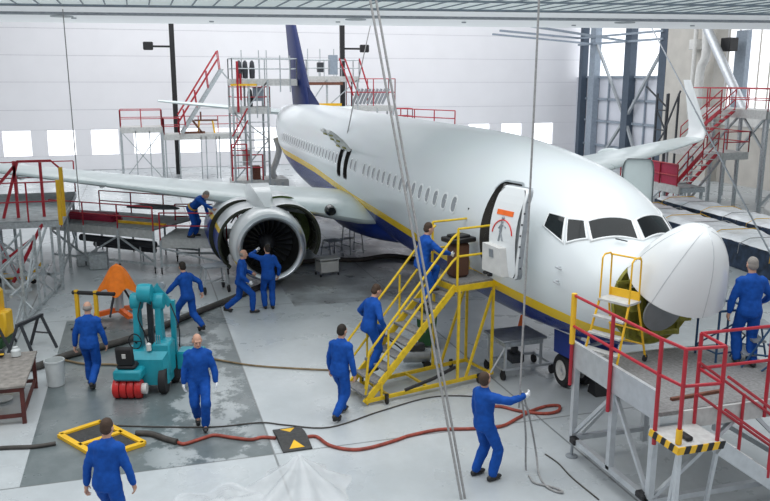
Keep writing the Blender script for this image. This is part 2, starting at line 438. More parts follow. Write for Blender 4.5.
while s < 37.95:
    s += .1 if s < 3.4 else (.3 if s < 8 else (1. if s < 24 else .5)); ss.append(min(s, 37.99))
b.loft([ring(s) for s in ss])
fus = b.build('fuselage', ['livery', 'interior'], plane, 50)
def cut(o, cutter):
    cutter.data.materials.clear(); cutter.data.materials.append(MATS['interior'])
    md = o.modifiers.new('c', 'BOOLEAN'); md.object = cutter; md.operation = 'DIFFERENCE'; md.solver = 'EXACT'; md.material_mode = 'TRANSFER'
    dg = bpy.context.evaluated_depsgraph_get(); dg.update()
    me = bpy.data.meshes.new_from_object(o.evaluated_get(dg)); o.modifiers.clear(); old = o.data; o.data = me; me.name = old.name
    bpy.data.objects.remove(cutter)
    for p in me.polygons: p.use_smooth = True
    me.set_sharp_from_angle(angle=R(40))
def rrect(hw, hh, r, n=5):
    o = []
    for cx, cy, a0 in ((hw-r, hh-r, 0), (-hw+r, hh-r, 90), (-hw+r, -hh+r, 180), (hw-r, -hh+r, 270)):
        for k in range(n+1): a = R(a0+90*k/n); o.append((cx+r*math.cos(a), cy+r*math.sin(a)))
    return o
def doorcut(s, z, hw, hh, r, y0, y1):
    return MB().prism([V((-s+a, y0, z+c)) for a, c in rrect(hw, hh, r)], (0, y1-y0, 0)).build('cutter', 'interior')
DS, DZ = 4.68, 3.27
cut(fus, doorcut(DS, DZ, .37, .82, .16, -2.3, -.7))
EX = (15.66, 16.52)
for s in EX: cut(fus, doorcut(s, 3.38, .25, .46, .11, -2.3, -1.2))
# door surround and sill
def rim(s, z, hw, hh, r, w, name, m, off=.008):
    b = MB(); inn = [skin(s-a, z+c, off) for a, c in rrect(hw, hh, r)]; out = [skin(s-a, z+c, off*.6) for a, c in rrect(hw+w, hh+w, r+w)]
    return b.loft([inn, out], cap=False).build(name, m, plane, 40)
rim(DS, DZ, .37, .82, .16, .035, 'door_surround', 'lip_metal')
for s in EX: rim(s, 3.38, .25, .46, .11, .03, 'exit_surround', 'dark_steel')
# galley seen through the open service door
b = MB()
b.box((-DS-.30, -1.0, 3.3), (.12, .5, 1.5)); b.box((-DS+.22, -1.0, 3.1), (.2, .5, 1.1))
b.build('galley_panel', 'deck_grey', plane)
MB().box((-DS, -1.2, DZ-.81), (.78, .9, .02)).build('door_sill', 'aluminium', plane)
# cabin windows
def cabin_window(s, z=3.44):
    b = MB(); n = 16
    def rg(w, h, off):
        o = []
        for k in range(n):
            a = 2*PI*k/n; c, q = math.cos(a), math.sin(a); o.append(skin(s+w*math.copysign(abs(c)**.7, c), z+h*math.copysign(abs(q)**.7, q), off))
        return o
    b.loft([rg(.150, .205, .001), rg(.146, .2, .008), rg(.115, .165, .010), rg(.108, .157, .003)], cap=False)
    b.cur = 1; rs = rg(.108, .157, .003); b.add(rs, [tuple(range(n))])
    return b.build('cabin_window', ['white_paint', 'pane_grey'], plane, 40)
w0 = None
for i in range(43):
    s = 6.36+.508*i
    if i in (15, 18, 19, 20): continue
    if s < 9.6 or s > 23.9: cabin_window(s)
    elif w0 is None: w0 = cabin_window(s); s00 = s
    else:
        c = w0.copy(); COL.objects.link(c); c.parent = plane; c.location = (-(s-s00), 0, 0)
# cockpit windows: corner points as (s, angle on the section)
def sa(x, y, z):
    s = -x; top, bot, hw, zm = prof(s); return s, math.atan2((z-zm)/((top-zm) if z > zm else (zm-bot)), -y/hw)
def glazing(name, quad, side, inset=.0):
    q = [sa(*p) for p in quad]
    def pt(u, v, off):
        a = sa(*vl(vl(quad[0], quad[1], u), vl(quad[3], quad[2], u), v))
        p = surf(*a); e = 1e-3
        n = (surf(a[0]+e, a[1])-surf(a[0]-e, a[1])).cross(surf(a[0], a[1]+e)-surf(a[0], a[1]-e)).normalized()
        if n.dot(p-V((-6, 0, 2.8))) < 0: n = -n
        p = p+n*off; return V((p.x, p.y*side, p.z))
    N_ = 10
    def grid(off, lo, hi):
        b.add([pt(lerp(lo, hi, i/N_), lerp(lo, hi, j/N_), off) for j in range(N_+1) for i in range(N_+1)], [(j*(N_+1)+i, j*(N_+1)+i+1, (j+1)*(N_+1)+i+1, (j+1)*(N_+1)+i) for j in range(N_) for i in range(N_)])
    b = MB(); grid(.014, 0, 1); o = b.build(name, 'glass_dark', plane, 60)
    b = MB(); out = []; 
    def loop(e, off):
        l = []
        for (u0, v0), (u1, v1) in (((0, 0), (1, 0)), ((1, 0), (1, 1)), ((1, 1), (0, 1)), ((0, 1), (0, 0))):
            for k in range(8):
                u = lerp(u0, u1, k/8); v = lerp(v0, v1, k/8); l.append(pt(u+(u-.5)*2*e, v+(v-.5)*2*e, off))
        return l
    b.loft([loop(-.03, .016), loop(0, .024), loop(.05, .02), loop(.07, .0)], cap=False)
    b.build('window_frame', 'white_paint', o, 60)
COCK = [[(-2.327, -.813, 3.375), (-2.06, -.05, 3.395), (-2.33, -.035, 3.675), (-2.59, -.755, 3.655)],
 [(-2.65, -1.10, 3.285), (-2.40, -.86, 3.39), (-2.64, -.785, 3.655), (-2.89, -.965, 3.66)],
 [(-3.25, -1.27, 3.50), (-2.73, -1.14, 3.285), (-2.95, -.98, 3.675), (-3.30, -1.12, 3.71)]]
for q in COCK:
    for sd in (1, -1): glazing('cockpit_window', q, sd)
# radome bulkhead with equipment, radome swung up on its top hinge
rb = [surf(1.625, 2*PI*k/NA) for k in range(NA)]
b = MB(); b.add([p+V((.012, 0, 0)) for p in rb], [tuple(range(NA))]); b.loft([[p+V((.014, 0, 0)) for p in rb], [V((p.x+.05, p.y*.96, 2.45+(p.z-2.45)*.96)) for p in rb], [V((p.x+.014, p.y*.9, 2.45+(p.z-2.45)*.9)) for p in rb]], cap=False)
bulk = b.build('bulkhead', 'zinc', plane, 40)
b = MB()
for y in (-.5, -.2, .2, .5): b.box((-1.58, y, 2.45), (.06, .05, 1.3))
for z in (2.05, 2.8): b.box((-1.57, 0, z), (.05, 1.5, .05))
b.box((-1.52, -.42, 2.45), (.16, .25, .3), bev=.02); b.box((-1.5, .05, 1.9), (.18, .7, .1), bev=.02)
b.build('bulkhead_stiffener', 'zinc', bulk, 40)
b = MB(); b.lathe([(.36, 0), (.36, .03), (.1, .08), (.08, .4)], (-1.25, -.05, 2.32), (-1, 0, .25), 28); ant = b.build('radar_antenna', 'cable_tray', bulk, 40)
for y in (-.5, .5): bars('hold_open_rod', 'aluminium', plane, [((-1.57, y, 2.7), (-1.1, y, 2.85), .012)])
rd = [.45, .47, .51, .59, .7, .84, 1.0, 1.2, 1.4, 1.61]
hx, hz = -1.62, prof(1.62)[0]
PHI = R(60)
def rot(p):
    dx, dz = p.x-hx-0., p.z-hz; c, q = math.cos(PHI), math.sin(PHI)
    return V((hx-.10+dx*c-dz*q, p.y, hz+.03+dx*q+dz*c))
b = MB(); NR = 48
b.loft([[rot(surf(max(s, .451), 2*PI*k/NR)) for k in range(NR)] for s in rd], cap=False)
inn = [[rot(V((p.x-.03, p.y*.965, 2.45+(p.z-2.45)*.965))) for p in (surf(max(s, .455), 2*PI*k/NR) for k in range(NR))] for s in rd]
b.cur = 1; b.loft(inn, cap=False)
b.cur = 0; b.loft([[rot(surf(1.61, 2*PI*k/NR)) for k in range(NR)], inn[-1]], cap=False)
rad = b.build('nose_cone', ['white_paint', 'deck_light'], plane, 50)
b = MB()
for k in range(6):
    a = 2*PI*(k+.5)/6
    b.path([rot(surf(s, a)+V((0, 0, 0)))*1. for s in rd[1:]], .006, 4)
b.build('lightning_strip', 'aluminium', rad)
# wings
def wing(side):
    def le(t): return 13.35+max(0, (min(t, 3.4)-1.9))*.75+max(0, t-3.4)*.523
    def te(t): return 21.3 if t <= 5.6 else lerp(21.3, 23.3, (t-5.6)/11.6)
    def zc(t): return 1.96+.103*(t-2)
    def sect(t, x0, x1, z, th, n=28):
        o = []
        for k in range(n):
            a = 2*PI*k/n; x = .5*(1+math.cos(a)); x = x**1.15
            y = 5*th*(.2969*math.sqrt(max(x, 0))-.126*x-.3516*x*x+.2843*x**3-.1036*x**4)
            cam_ = .02*4*x*(1-x)
            zz = (y if math.sin(a) >= 0 else -y*.85)+cam_
            c = x1-x0; p = A(x0+x*c, t, z+zz*c-(x*.03*c)); o.append(V((p.x, p.y*side, p.z)))
        return o
    b = MB(); rs = []
    for t in (.8, 1.9, 2.6, 3.4, 4.83, 5.6, 7.5, 9.5, 12, 14.5, 15.7, 16.1):
        rs.append(sect(t, le(t), te(t), zc(t), lerp(.12, .072, min(1, t/7))))
    b.loft(rs); wg = b.build('wing', 'wing_grey', plane, 40)
    # slats along the leading edge
    for t0, t1 in ((5.6, 9.3), (9.35, 13), (13.05, 15.7)):
        rr = []
        for k in range(7):
            t = lerp(t0, t1, k/6); full = sect(t, le(t)-.05, te(t), zc(t)-.01, lerp(.12, .072, min(1, t/7))*1.06)
            rr.append([p for p in full if abs(p.x+le(t)) < .13*(te(t)-le(t))])
        m_ = min(len(r) for r in rr); 
        MB().loft([r[:m_] for r in rr], True).build('slat', 'wing_grey', wg, 40)
    # blended winglet
    b = MB(); rs = []
    for k in range(9):
        f = k/8; a = R(9+78*min(1, f*3.6)); 
        if k == 0: t, z = 16.1, zc(16.1)
        else: t += 2.75/8*math.cos(a); z += 2.75/8*math.sin(a)
        x0 = le(16.1)+f*f*.3+f*1.5; c = lerp(1.4, .55, f); r0 = []
        for p in sect(0, 0, 1, 0, .09, 20):
            x = -p.x; h = p.z; q = A(x0+x*c, t-h*c*math.sin(a), z+h*c*math.cos(a)); r0.append(V((q.x, q.y*side, q.z)))
        rs.append(r0)
    b.loft(rs).build('winglet', 'white_paint', wg, 40)
    for t in (6.6, 9.6, 12.4):
        x = lerp(le(t), te(t), .62); L_ = 2.6
        b = MB(); b.loft([[V((-(x+f*L_), side*-(t+.16*math.sin(PI*(.04+.94*f))**.7*math.cos(2*PI*k/12)), zc(t)-.32+.3*math.sin(PI*(.04+.94*f))**.7*math.sin(2*PI*k/12))) for k in range(12)] for f in [q/10 for q in range(11)]])
        b.build('flap_fairing', 'wing_grey', wg, 40)
    # inboard landing light at the root
    p = A(14.0, 2.75, zc(2.8)+.02); b = MB().lathe([(.0, .0), (.12, .02), (.16, -.12), (.17, -.3)], (p.x+.2, p.y*side, p.z+.1), (1, 0, 0), 14); b.build('landing_light', 'glass_dark', wg, 40)
    return wg
wing(1); wing(-1)
# belly fairing
b = MB(); rs = []
for k in range(17):
    f = k/16; s = lerp(11.6, 22.6, f); g = math.sin(PI*(.03+.94*f))**.6
    rs.append([A(s, 2.02*g*math.copysign(abs(math.cos(a))**.75, math.cos(a)), 1.75+.92*g*math.copysign(abs(math.sin(a))**.8, math.sin(a))) for a in [2*PI*j/32 for j in range(32)]])
b.loft(rs).build('belly_fairing', 'blue_paint', plane, 50)
MB().prism([A(10.5, 0, 1.05), A(11.0, 0, 1.05), A(11.05, 0, .62), A(10.72, 0, .62)], (0, .04, 0)).build('belly_antenna', 'blue_paint', plane)
# fin and tailplane
def foil(b, le0, te0, p0, le1, te1, p1, n=20, th=.05):
    rs = []
    for (x0, x1, p) in ((le0, te0, p0), (le1, te1, p1)):
        r0 = []
        for k in range(n):
            a = 2*PI*k/n; x = .5*(1+math.cos(a)); y = 5*th*2*(.2969*math.sqrt(x)-.126*x-.3516*x*x+.2843*x**3-.1036*x**4); y = y if math.sin(a) >= 0 else -y
            r0.append((lerp(x0, x1, x), y*(x1-x0), p))
        rs.append(r0)
    return rs
b = MB(); rs = [[A(x, y, z) for x, y, z in r] for r in foil(b, 29.5, 34.9, 4.5, 37.2, 38.0, 12.2)]; b.loft(rs)
b.loft([[A(28.0, 0, 4.85), A(31.0, .12, 4.85), A(31.0, -.12, 4.85)], [A(28.2, 0, 4.95), A(31.2, .1, 5.4), A(31.2, -.1, 5.4)], [A(30.3, 0, 5.6), A(31.2, .06, 5.8), A(31.2, -.06, 5.8)]])
b.build('tail_fin', 'fin_blue', plane, 40)
b = MB(); rs = foil(b, 34.2, 37.6, .6, 37.4, 38.7, 7.1)
b.loft([[A(x, p, 4.25+.09*(p-.6)+y) for x, y, p in r] for r in rs])
rs = foil(b, 34.2, 37.6, .6, 35.6, 37.9, 3.6); b.loft([[A(x, -p, 4.25+.05*(p-.6)+y) for x, y, p in r] for r in rs])
b.build('tailplane', 'wing_grey', plane, 40)
# landing gear
def wheel(name, par, c, r, w, side=1):
    b = MB(); b.lathe([(r*.6, -w/2), (r*.9, -w/2), (r, -w*.3), (r, w*.3), (r*.9, w/2), (r*.6, w/2)], c, (0, 1, 0), 28, False)
    o = b.build(name, 'rubber', par, 40)
    MB().lathe([(r*.0, -w*.3), (r*.25, -w*.46), (r*.3, -w*.3), (r*.56, -w*.3), (r*.62, -w*.5), (r*.62, w*.5), (r*.56, w*.3), (r*.3, w*.3), (r*.25, w*.46), (0, w*.3)], c, (0, 1, 0), 24, False).build('hub', 'pipe_white', o, 40)
g = bars('nose_gear', 'aluminium', plane, [(A(4.02, 0, .34), A(3.95, 0, 1.3), .07), (A(4.02, -.3, .34), A(4.02, .3, .34), .05), (A(3.9, 0, .8), A(3.1, 0, 1.2), .04)], n=12)
for t in (-.22, .22): wheel('wheel', g, A(4.02, t, .343), .343, .2)
for t in (-.42, .42):
    MB().prism([A(3.1, t*.9, 1.24), A(4.25, t*.9, 1.15), A(4.15, t, .72), A(3.3, t, .78)], (0, .03, 0)).build('gear_door', 'blue_paint', g)
for t in (-2.86, 2.86):
    g = bars('main_gear', 'dark_steel', plane, [(A(19.6, t, .57), A(19.5, t, 1.75), .1), (A(19.6, t-.5, .57), A(19.6, t+.5, .57), .07), (A(19.6, t, .9), A(19.3, t*.5, 1.8), .05)], n=12)
    for d in (-.43, .43): wheel('wheel', g, A(19.6, t+d, .565), .565, .4)
# engines with their cowls hinged open
def engine(side):
    E0 = V((-12.78, -4.76*side, 1.33)); b = MB(); n = 48
    def rg(x, r, fl=0., dz=0.):
        o = []
        for k in range(n):
            a = 2*PI*k/n; c, q = math.cos(a), math.sin(a); z = r*q
            if q < 0: z *= (1-fl)
            o.append(E0+V((-x, r*c*(1+fl*.5*max(0, -q)), z+dz)))
        return o
    # outside skin, lip and inlet duct
    b.loft([rg(.10, 1.0, .03), rg(.25, 1.05, .04), rg(.55, 1.09, .05), rg(1.05, 1.10, .04)], cap=False)
    b.cur = 1; b.loft([rg(.10, 1.0, .03), rg(.03, .965, .02), rg(0, .915, .01), rg(.03, .86), rg(.12, .81)], cap=False)
    b.cur = 2; b.loft([rg(.12, .81), rg(.4, .775), rg(.95, .79)], cap=False)
    b.cur = 3; b.loft([rg(1.05, 1.10, .04), rg(1.06, .95)], cap=False)
    en = b.build('engine', ['white_paint', 'lip_metal', 'engine_dark', 'dark_steel', 'yellow_paint', 'blue_paint'], plane, 40)
    for p in en.data.polygons:
        if p.material_index == 0:
            a = math.degrees(math.atan2(p.center.z-E0.z, abs(p.center.y-E0.y)))
            if a < -40: p.material_index = 5
            elif a < -22: p.material_index = 4
    b = MB(); b.lathe([(.86, 1.06), (.9, 1.1), (.9, 1.9), (.86, 1.95), (.55, 2.0), (.52, 2.5), (.62, 2.55), (.6, 3.2), (.45, 3.9), (.42, 4.3), (.3, 4.3)], E0, (-1, 0, 0), 32); b.build('engine_core', 'engine_dark', en, 40)
    b = MB(); random.seed(5)
    for k in range(26):
        a = random.uniform(-PI*.9, PI*.9); x0 = random.uniform(1.1, 3.2); r = .95 if x0 < 2 else .68
        b.path([E0+V((-x0-.12*j, r*math.cos(a+.22*j), r*math.sin(a+.22*j))) for j in range(6)], random.uniform(.012, .03), 5)
    for k in range(9):
        a = -PI*.8+k*.5; b.box(E0+V((-1.5-.2*(k % 3), .93*math.cos(a), .93*math.sin(a))), (.3, .22, .22), rot=M.Rotation(-a, 3, 'X'), bev=.03)
    b.build('engine_accessory', 'dark_steel', en, 40)
    b = MB(); b.lathe([(0, -.42), (.1, -.36), (.2, -.18), (.27, 0), (.27, .1)], E0+V((-1.0, 0, 0)), (-1, 0, 0), 24); b.build('spinner', 'dark_steel', en, 40)
    b = MB(); b.lathe([(.0, 0), (.79, 0)], E0+V((-1.12, 0, 0)), (-1, 0, 0), 32); b.build('fan_backplate', 'engine_dark', en)
    for k in range(24):
        a = 2*PI*k/24; b = MB(); rs = []
        for j in range(5):
            r = lerp(.24, .77, j/4); tw = lerp(.3, 1.05, j/4); c = lerp(.1, .17, j/4); rad_ = V((0, math.cos(a), math.sin(a))); tan = V((0, -math.sin(a), math.cos(a)))
            d = V((-1, 0, 0))*math.cos(tw)+tan*math.sin(tw); nn = d.cross(rad_)
            p = E0+V((-.96, 0, 0))+rad_*r
            rs.append([p-d*c/2, p+nn*.012, p+d*c/2, p-nn*.012])
        b.loft(rs).build('fan_blade', 'fan_metal', en, 40)
    # pylon
    b = MB(); b.loft([[E0+V((-x, y, z)) for y, z in ((-.14*w_, 1.0), (.14*w_, 1.0), (.1*w_, h), (-.1*w_, h))] for x, w_, h in ((.6, .7, 1.12), (1.2, 2.2, 1.42), (2.2, 2.9, 1.62), (3.4, 2.4, 1.45), (5, .8, 1.2))]); b.build('pylon', 'white_paint', en, 50)
    # cowls: arcs hinged at the top
    def cowl(name, x0, x1, sd, r, phi, a0, a1, mi, mo, th=.07):
        hy, hz_ = sd*.22, r*(.98 if th < .2 else .88)
        def tr(x, rr, a):
            y = sd*rr*math.cos(a)-hy; z = rr*math.sin(a)-hz_; c, q = math.cos(sd*phi), math.sin(sd*phi)
            return E0+V((-x, hy+y*c-z*q, hz_+y*q+z*c))
        n_ = 20; aa = [lerp(a0, a1, k/n_) for k in range(n_+1)]
        def sheet(rr): return [[tr(x, rr*(1 if j in (1, 2) else .985), a) for a in aa] for j, x in enumerate((x0, x0+.08, x1-.08, x1))]
        o1, i1 = sheet(r), sheet(r-th)
        b = MB(); ky = min(range(n_+1), key=lambda k: abs(aa[k]-R(6))); 
        for c_, k0, k1 in ((0, 0, ky), (2, ky, ky+1), (3, ky+1, n_)): b.cur = c_; b.loft([r_[k0:k1+1] for r_ in o1], False, False)
        b.cur = 1; b.loft(i1, False, False)
        b.loft([o1[0], i1[0]], False, False); b.loft([o1[-1], i1[-1]], False, False)
        b.loft([[p[0] for p in o1], [p[0] for p in i1]], False, False); b.loft([[p[-1] for p in o1], [p[-1] for p in i1]], False, False)
        o = b.build(name, [mo, mi, 'yellow_paint', 'blue_paint'], en, 50)
        b = MB()
        for k in range(1, 8):
            a = lerp(a0, a1, k/8); b.bar(tr(x0+.06, r-th-.02, a), tr(x1-.06, r-th-.02, a), .035)
        for x in (x0+.05, (x0+x1)/2, x1-.05): b.path([tr(x, r-th-.03, a) for a in aa], .022, 4)
        b.build('cowl_stiffener', mi, o)
        return o
    for sd in (1, -1):
        cowl('fan_cowl', 1.08, 2.35, sd, 1.07, R(20 if sd*side < 0 else 34), R(78), R(-66), 'cowl_inside', 'white_paint')
        cowl('reverser_cowl', 2.45, 4.1, sd, 1.10, R(28 if sd*side < 0 else 40), R(78), R(-80), 'cowl_inside' if sd*side < 0 else 'zinc_green', 'white_paint', .42)
engine(1); engine(-1)

# open service door standing clear of the skin, forward of its doorway
def service_door(name, s0, s1, z0, z1, off, side, ref=4.5, turn=None):
    def P_(u, v, w):
        z = lerp(z0, z1, v); k_ = (v-.42); y_ = -1.76+.24*(k_/.58)**2 if k_ > 0 else -1.76+.06*(k_/.42)**2; a_ = R(14); e_ = (s1-s0)*(1-u); q = V((-s0-e_*math.cos(a_)-w*math.sin(a_)*-1*0, y_-e_*math.sin(a_)-w, z)); p = q
        if turn: q = turn(q, p)
        return V((q.x, q.y*side, q.z))
    N_ = 10
    def sheet(w, e):
        o = []
        pts = [((a+1)/2, (c+1)/2) for a, c in rrect(1-e, 1-e*.5, .28)]
        return pts
    out = rrect(1, 1, .3, 6)
    b = MB(); rs = []
    for w, e in ((0, .06), (.02, 0), (.13, 0), (.15, .05)):
        rs.append([P_((a*(1-e)+1)/2, (c*(1-e*.5)+1)/2, w) for a, c in out])
    b.loft(rs, cap=False)
    for w, e, f in ((0, .06, 0), (.15, .05, 1)):
        b.cur = 0
        rows = []
        for j in range(13):
            v = lerp(-1, 1, j/12); half = 1 if abs(v) < .7 else (.7+.3*math.sqrt(max(0, 1-((abs(v)-.7)/.3)**2)))
            rows.append([P_((lerp(-half, half, i/4)*(1-e)+1)/2, (v*(1-e*.5)+1)/2, w) for i in range(5)])
        for j in range(12):
            b.add([*rows[j], *rows[j+1]], [(i, i+1, 6+i, 5+i) for i in range(4)])
    return b, P_
b, P_ = service_door('door', 3.02, 3.80, 2.55, 4.2, .42, 1)
dr = b.build('door', 'white_paint', plane, 40)
# dark seal and rivet band on the rim, slide box, placard, printed drawing
o1 = rrect(1, 1, .3, 6)
b = MB().loft([[P_((a*1.012+1)/2, (c*1.006+1)/2, w) for a, c in o1] for w in (.03, .12)], cap=False); b.build('door_seal', 'steel_grey', dr, 40)
for k in range(7): b = MB().ball(P_(1.01, .14+k*.12, .075), .018, 8, 6).build('door_roller', 'dark_steel', dr, 40)
b = MB()
bx = [(u, v, w) for u, v in ((-.04, .04), (.70, .02), (.66, .34), (.04, .36)) for w in (.15, .29)]
q = [P_(*t) for t in bx]; b.add(q, [(0, 2, 3, 1), (2, 4, 5, 3), (4, 6, 7, 5), (6, 0, 1, 7), (1, 3, 5, 7), (0, 6, 4, 2)]); sb = b.build('slide_box', 'pipe_white', dr)
b = MB(); b.prism([P_(*t) for t in ((.30, .22, .291), (.44, .22, .291), (.44, .31, .291), (.30, .31, .291))], (0, -.012, 0)).build('slide_handle', 'steel_grey', sb)
b = MB(); b.prism([P_(*t) for t in ((.2, .69, .153), (.78, .69, .153), (.78, .745, .153), (.2, .745, .153))], (0, -.006, 0)).build('placard', 'orange', dr)
b = MB(); b.path([P_(.14+.36*(1-math.cos(t)), .46+.18*math.sin(t), .16) for t in [PI*k/14*.9+.15 for k in range(15)]], .011, 5); b.build('placard', 'red_mark', dr)
b = MB()
for p0, p1, r_ in (((.46, .62), (.44, .5), .03), ((.44, .5), (.38, .4), .02), ((.44, .5), (.52, .41), .02), ((.46, .6), (.6, .56), .015), ((.46, .6), (.36, .54), .015)): b.tube(P_(*p0, .155), P_(*p1, .155), r_, 5)
b.ball(P_(.47, .66, .155), .035, 8, 6); b.build('placard', 'steel_grey', dr)
bars('door_hinge', 'dark_steel', dr, [(P_(.0, .3, .0), skin(4.1, 3.05, .0), .035), (P_(.0, .75, .0), skin(4.1, 3.85, .0), .035)])
b = MB()
for k in range(3): b.box((-3.8+.09*k, -2.12, 2.55+.02*(k % 2)), (.08, .09, .06), bev=.01)
b.build('door_latch', 'black_paint', dr)
# the passenger door on the far side, half open
pd = MB(); p0, p1 = V((-5.75, 2.0, 0)), V((-5.35, 2.5, 0)); rs = []
nn = (p1-p0).cross(V((0, 0, 1))).normalized()
def pdp(a, c, w):
    z = lerp(2.55, 4.42, (c+1)/2); f = (z-2.9)/1.3; bend = -.22*f*f if f > 0 else -.05*f*f
    return V((0, 0, z))+vl(p0, p1, (a+1)/2)+nn*(w+bend*-1)
o1 = rrect(1, 1, .32, 6)
rs = [[pdp(a*s_, c*s_, w) for a, c in o1] for s_, w in ((.92, .0), (1, .02), (1, .13), (.95, .15))]
pd.loft(rs); o = pd.build('door', 'wing_grey', plane, 40)
MB().loft([[pdp(a*1.015, c*1.008, w) for a, c in o1] for w in (.0, .2)], cap=False).build('door_seal', 'dark_steel', o, 40)
# over-wing hatches hinged up
for s in EX:
    h = skin(s, 3.83, .02); b = MB(); rs = []
    for k in range(7):
        f = k/6; a = R(60)-f*R(28); d = (-math.cos(a), math.sin(a))
        p = h if k == 0 else p+V((0, d[0]*.155, d[1]*.155))
        n_ = V((0, -d[1], d[0])); n_ = V((0, -math.sin(a), -math.cos(a)))
        rs.append([p+V((.25, 0, 0)), p+V((-.25, 0, 0)), p+V((-.25, 0, 0))+n_*.09, p+V((.25, 0, 0))+n_*.09])
    hh = b.loft(rs).build('exit_hatch', 'pipe_white', plane, 50)
    b = MB()
    for k in (1, 3, 5): b.box((rs[k][2]+rs[k][3])/2+V((0, -.01, -.01)), (.36, .06, .06), bev=.01)
    b.build('hatch_fitting', 'zinc', hh)
# wipers, pitot probes
for y0, y1 in ((-.35, -.05), (.35, .05)):
    bars('wiper', 'dark_steel', plane, [(skin(2.06, 3.39, .03), skin(2.06, 3.39, .03)+V((0, .35, 0)), .001), (V((-2.0, y0*.9, 3.39)), V((-2.09, y0*.9-.3*(1 if y0 < 0 else -1)*.6, 3.43)), .012)])
for z in (2.62, 2.86): b = MB().tube(skin(2.6, z, 0), skin(2.6, z, .12), .02, 6).tube(skin(2.6, z, .12), skin(2.6, z, .12)+V((.2, 0, 0)), .016, 6).build('pitot_probe', 'aluminium', plane, 40)
# ------------------------------------------------------------------ people
mat('coverall_blue', (.008, .075, .36), .75, var=.18, scale=9, bump=.35, spec=.2)
mat('skin', (.55, .31, .22), .55, var=.06)
mat('lips', (.40, .15, .12), .5); mat('eye', (.03, .025, .02), .3)
mat('glove_white', (.82, .84, .86), .7)
mat('shoe_black', (.02, .02, .022), .5)
mat('hair_brown', (.055, .032, .02), .8, bump=.5, scale=40)
mat('hair_grey', (.26, .24, .22), .8, bump=.5, scale=40)
mat('hair_dark', (.02, .014, .01), .8, bump=.5, scale=40)
mat('belt_tan', (.62, .36, .05), .6)
class Blob(MB):
    def cap(s, a, b, ra, rb, n=12):
        s.path([a, b], [ra, rb], n); s.ball(a, ra, n, 8); s.ball(b, rb, n, 8); return s
    def ell(s, c, r, rot=None, n=16, m=10):
        t = MB().ball((0, 0, 0), r, n, m); rot = rot or M.Identity(3)
        return s.add([V(c)+rot@V(p) for p in t.v], t.f)
    def skinned(s, name, ms, parent, vox, it=4, wob=0., pick=None):
        o = s.build('tmp', ms)
        md = o.modifiers.new('r', 'REMESH'); md.mode = 'VOXEL'; md.voxel_size = vox
        sm = o.modifiers.new('s', 'SMOOTH'); sm.factor = .5; sm.iterations = it
        dg = bpy.context.evaluated_depsgraph_get(); dg.update(); me = bpy.data.meshes.new_from_object(o.evaluated_get(dg))
        bpy.data.objects.remove(o); me.name = name
        if wob:
            ns = [v.normal.copy() for v in me.vertices]
            for v, n in zip(me.vertices, ns): v.co += n*wob*(noise.noise(v.co*V((9, 9, 5)))+.5*noise.noise(v.co*17))
        me.materials.clear()
        for m in ms: me.materials.append(MATS[m])
        for p in me.polygons:
            p.use_smooth = True; p.material_index = pick(p.center) if pick else 0
        o = bpy.data.objects.new(name, me); COL.objects.link(o); o.parent = parent; return o
def ik(a, b, l1, l2, pole):
    d = b-a; L = min(d.length, (l1+l2)*.995); d = d.normalized(); x = (l1*l1-l2*l2+L*L)/(2*L); h = math.sqrt(max(0, l1*l1-x*x))
    p = (pole-d*pole.dot(d)).normalized(); return a+d*x+p*h, a+d*L
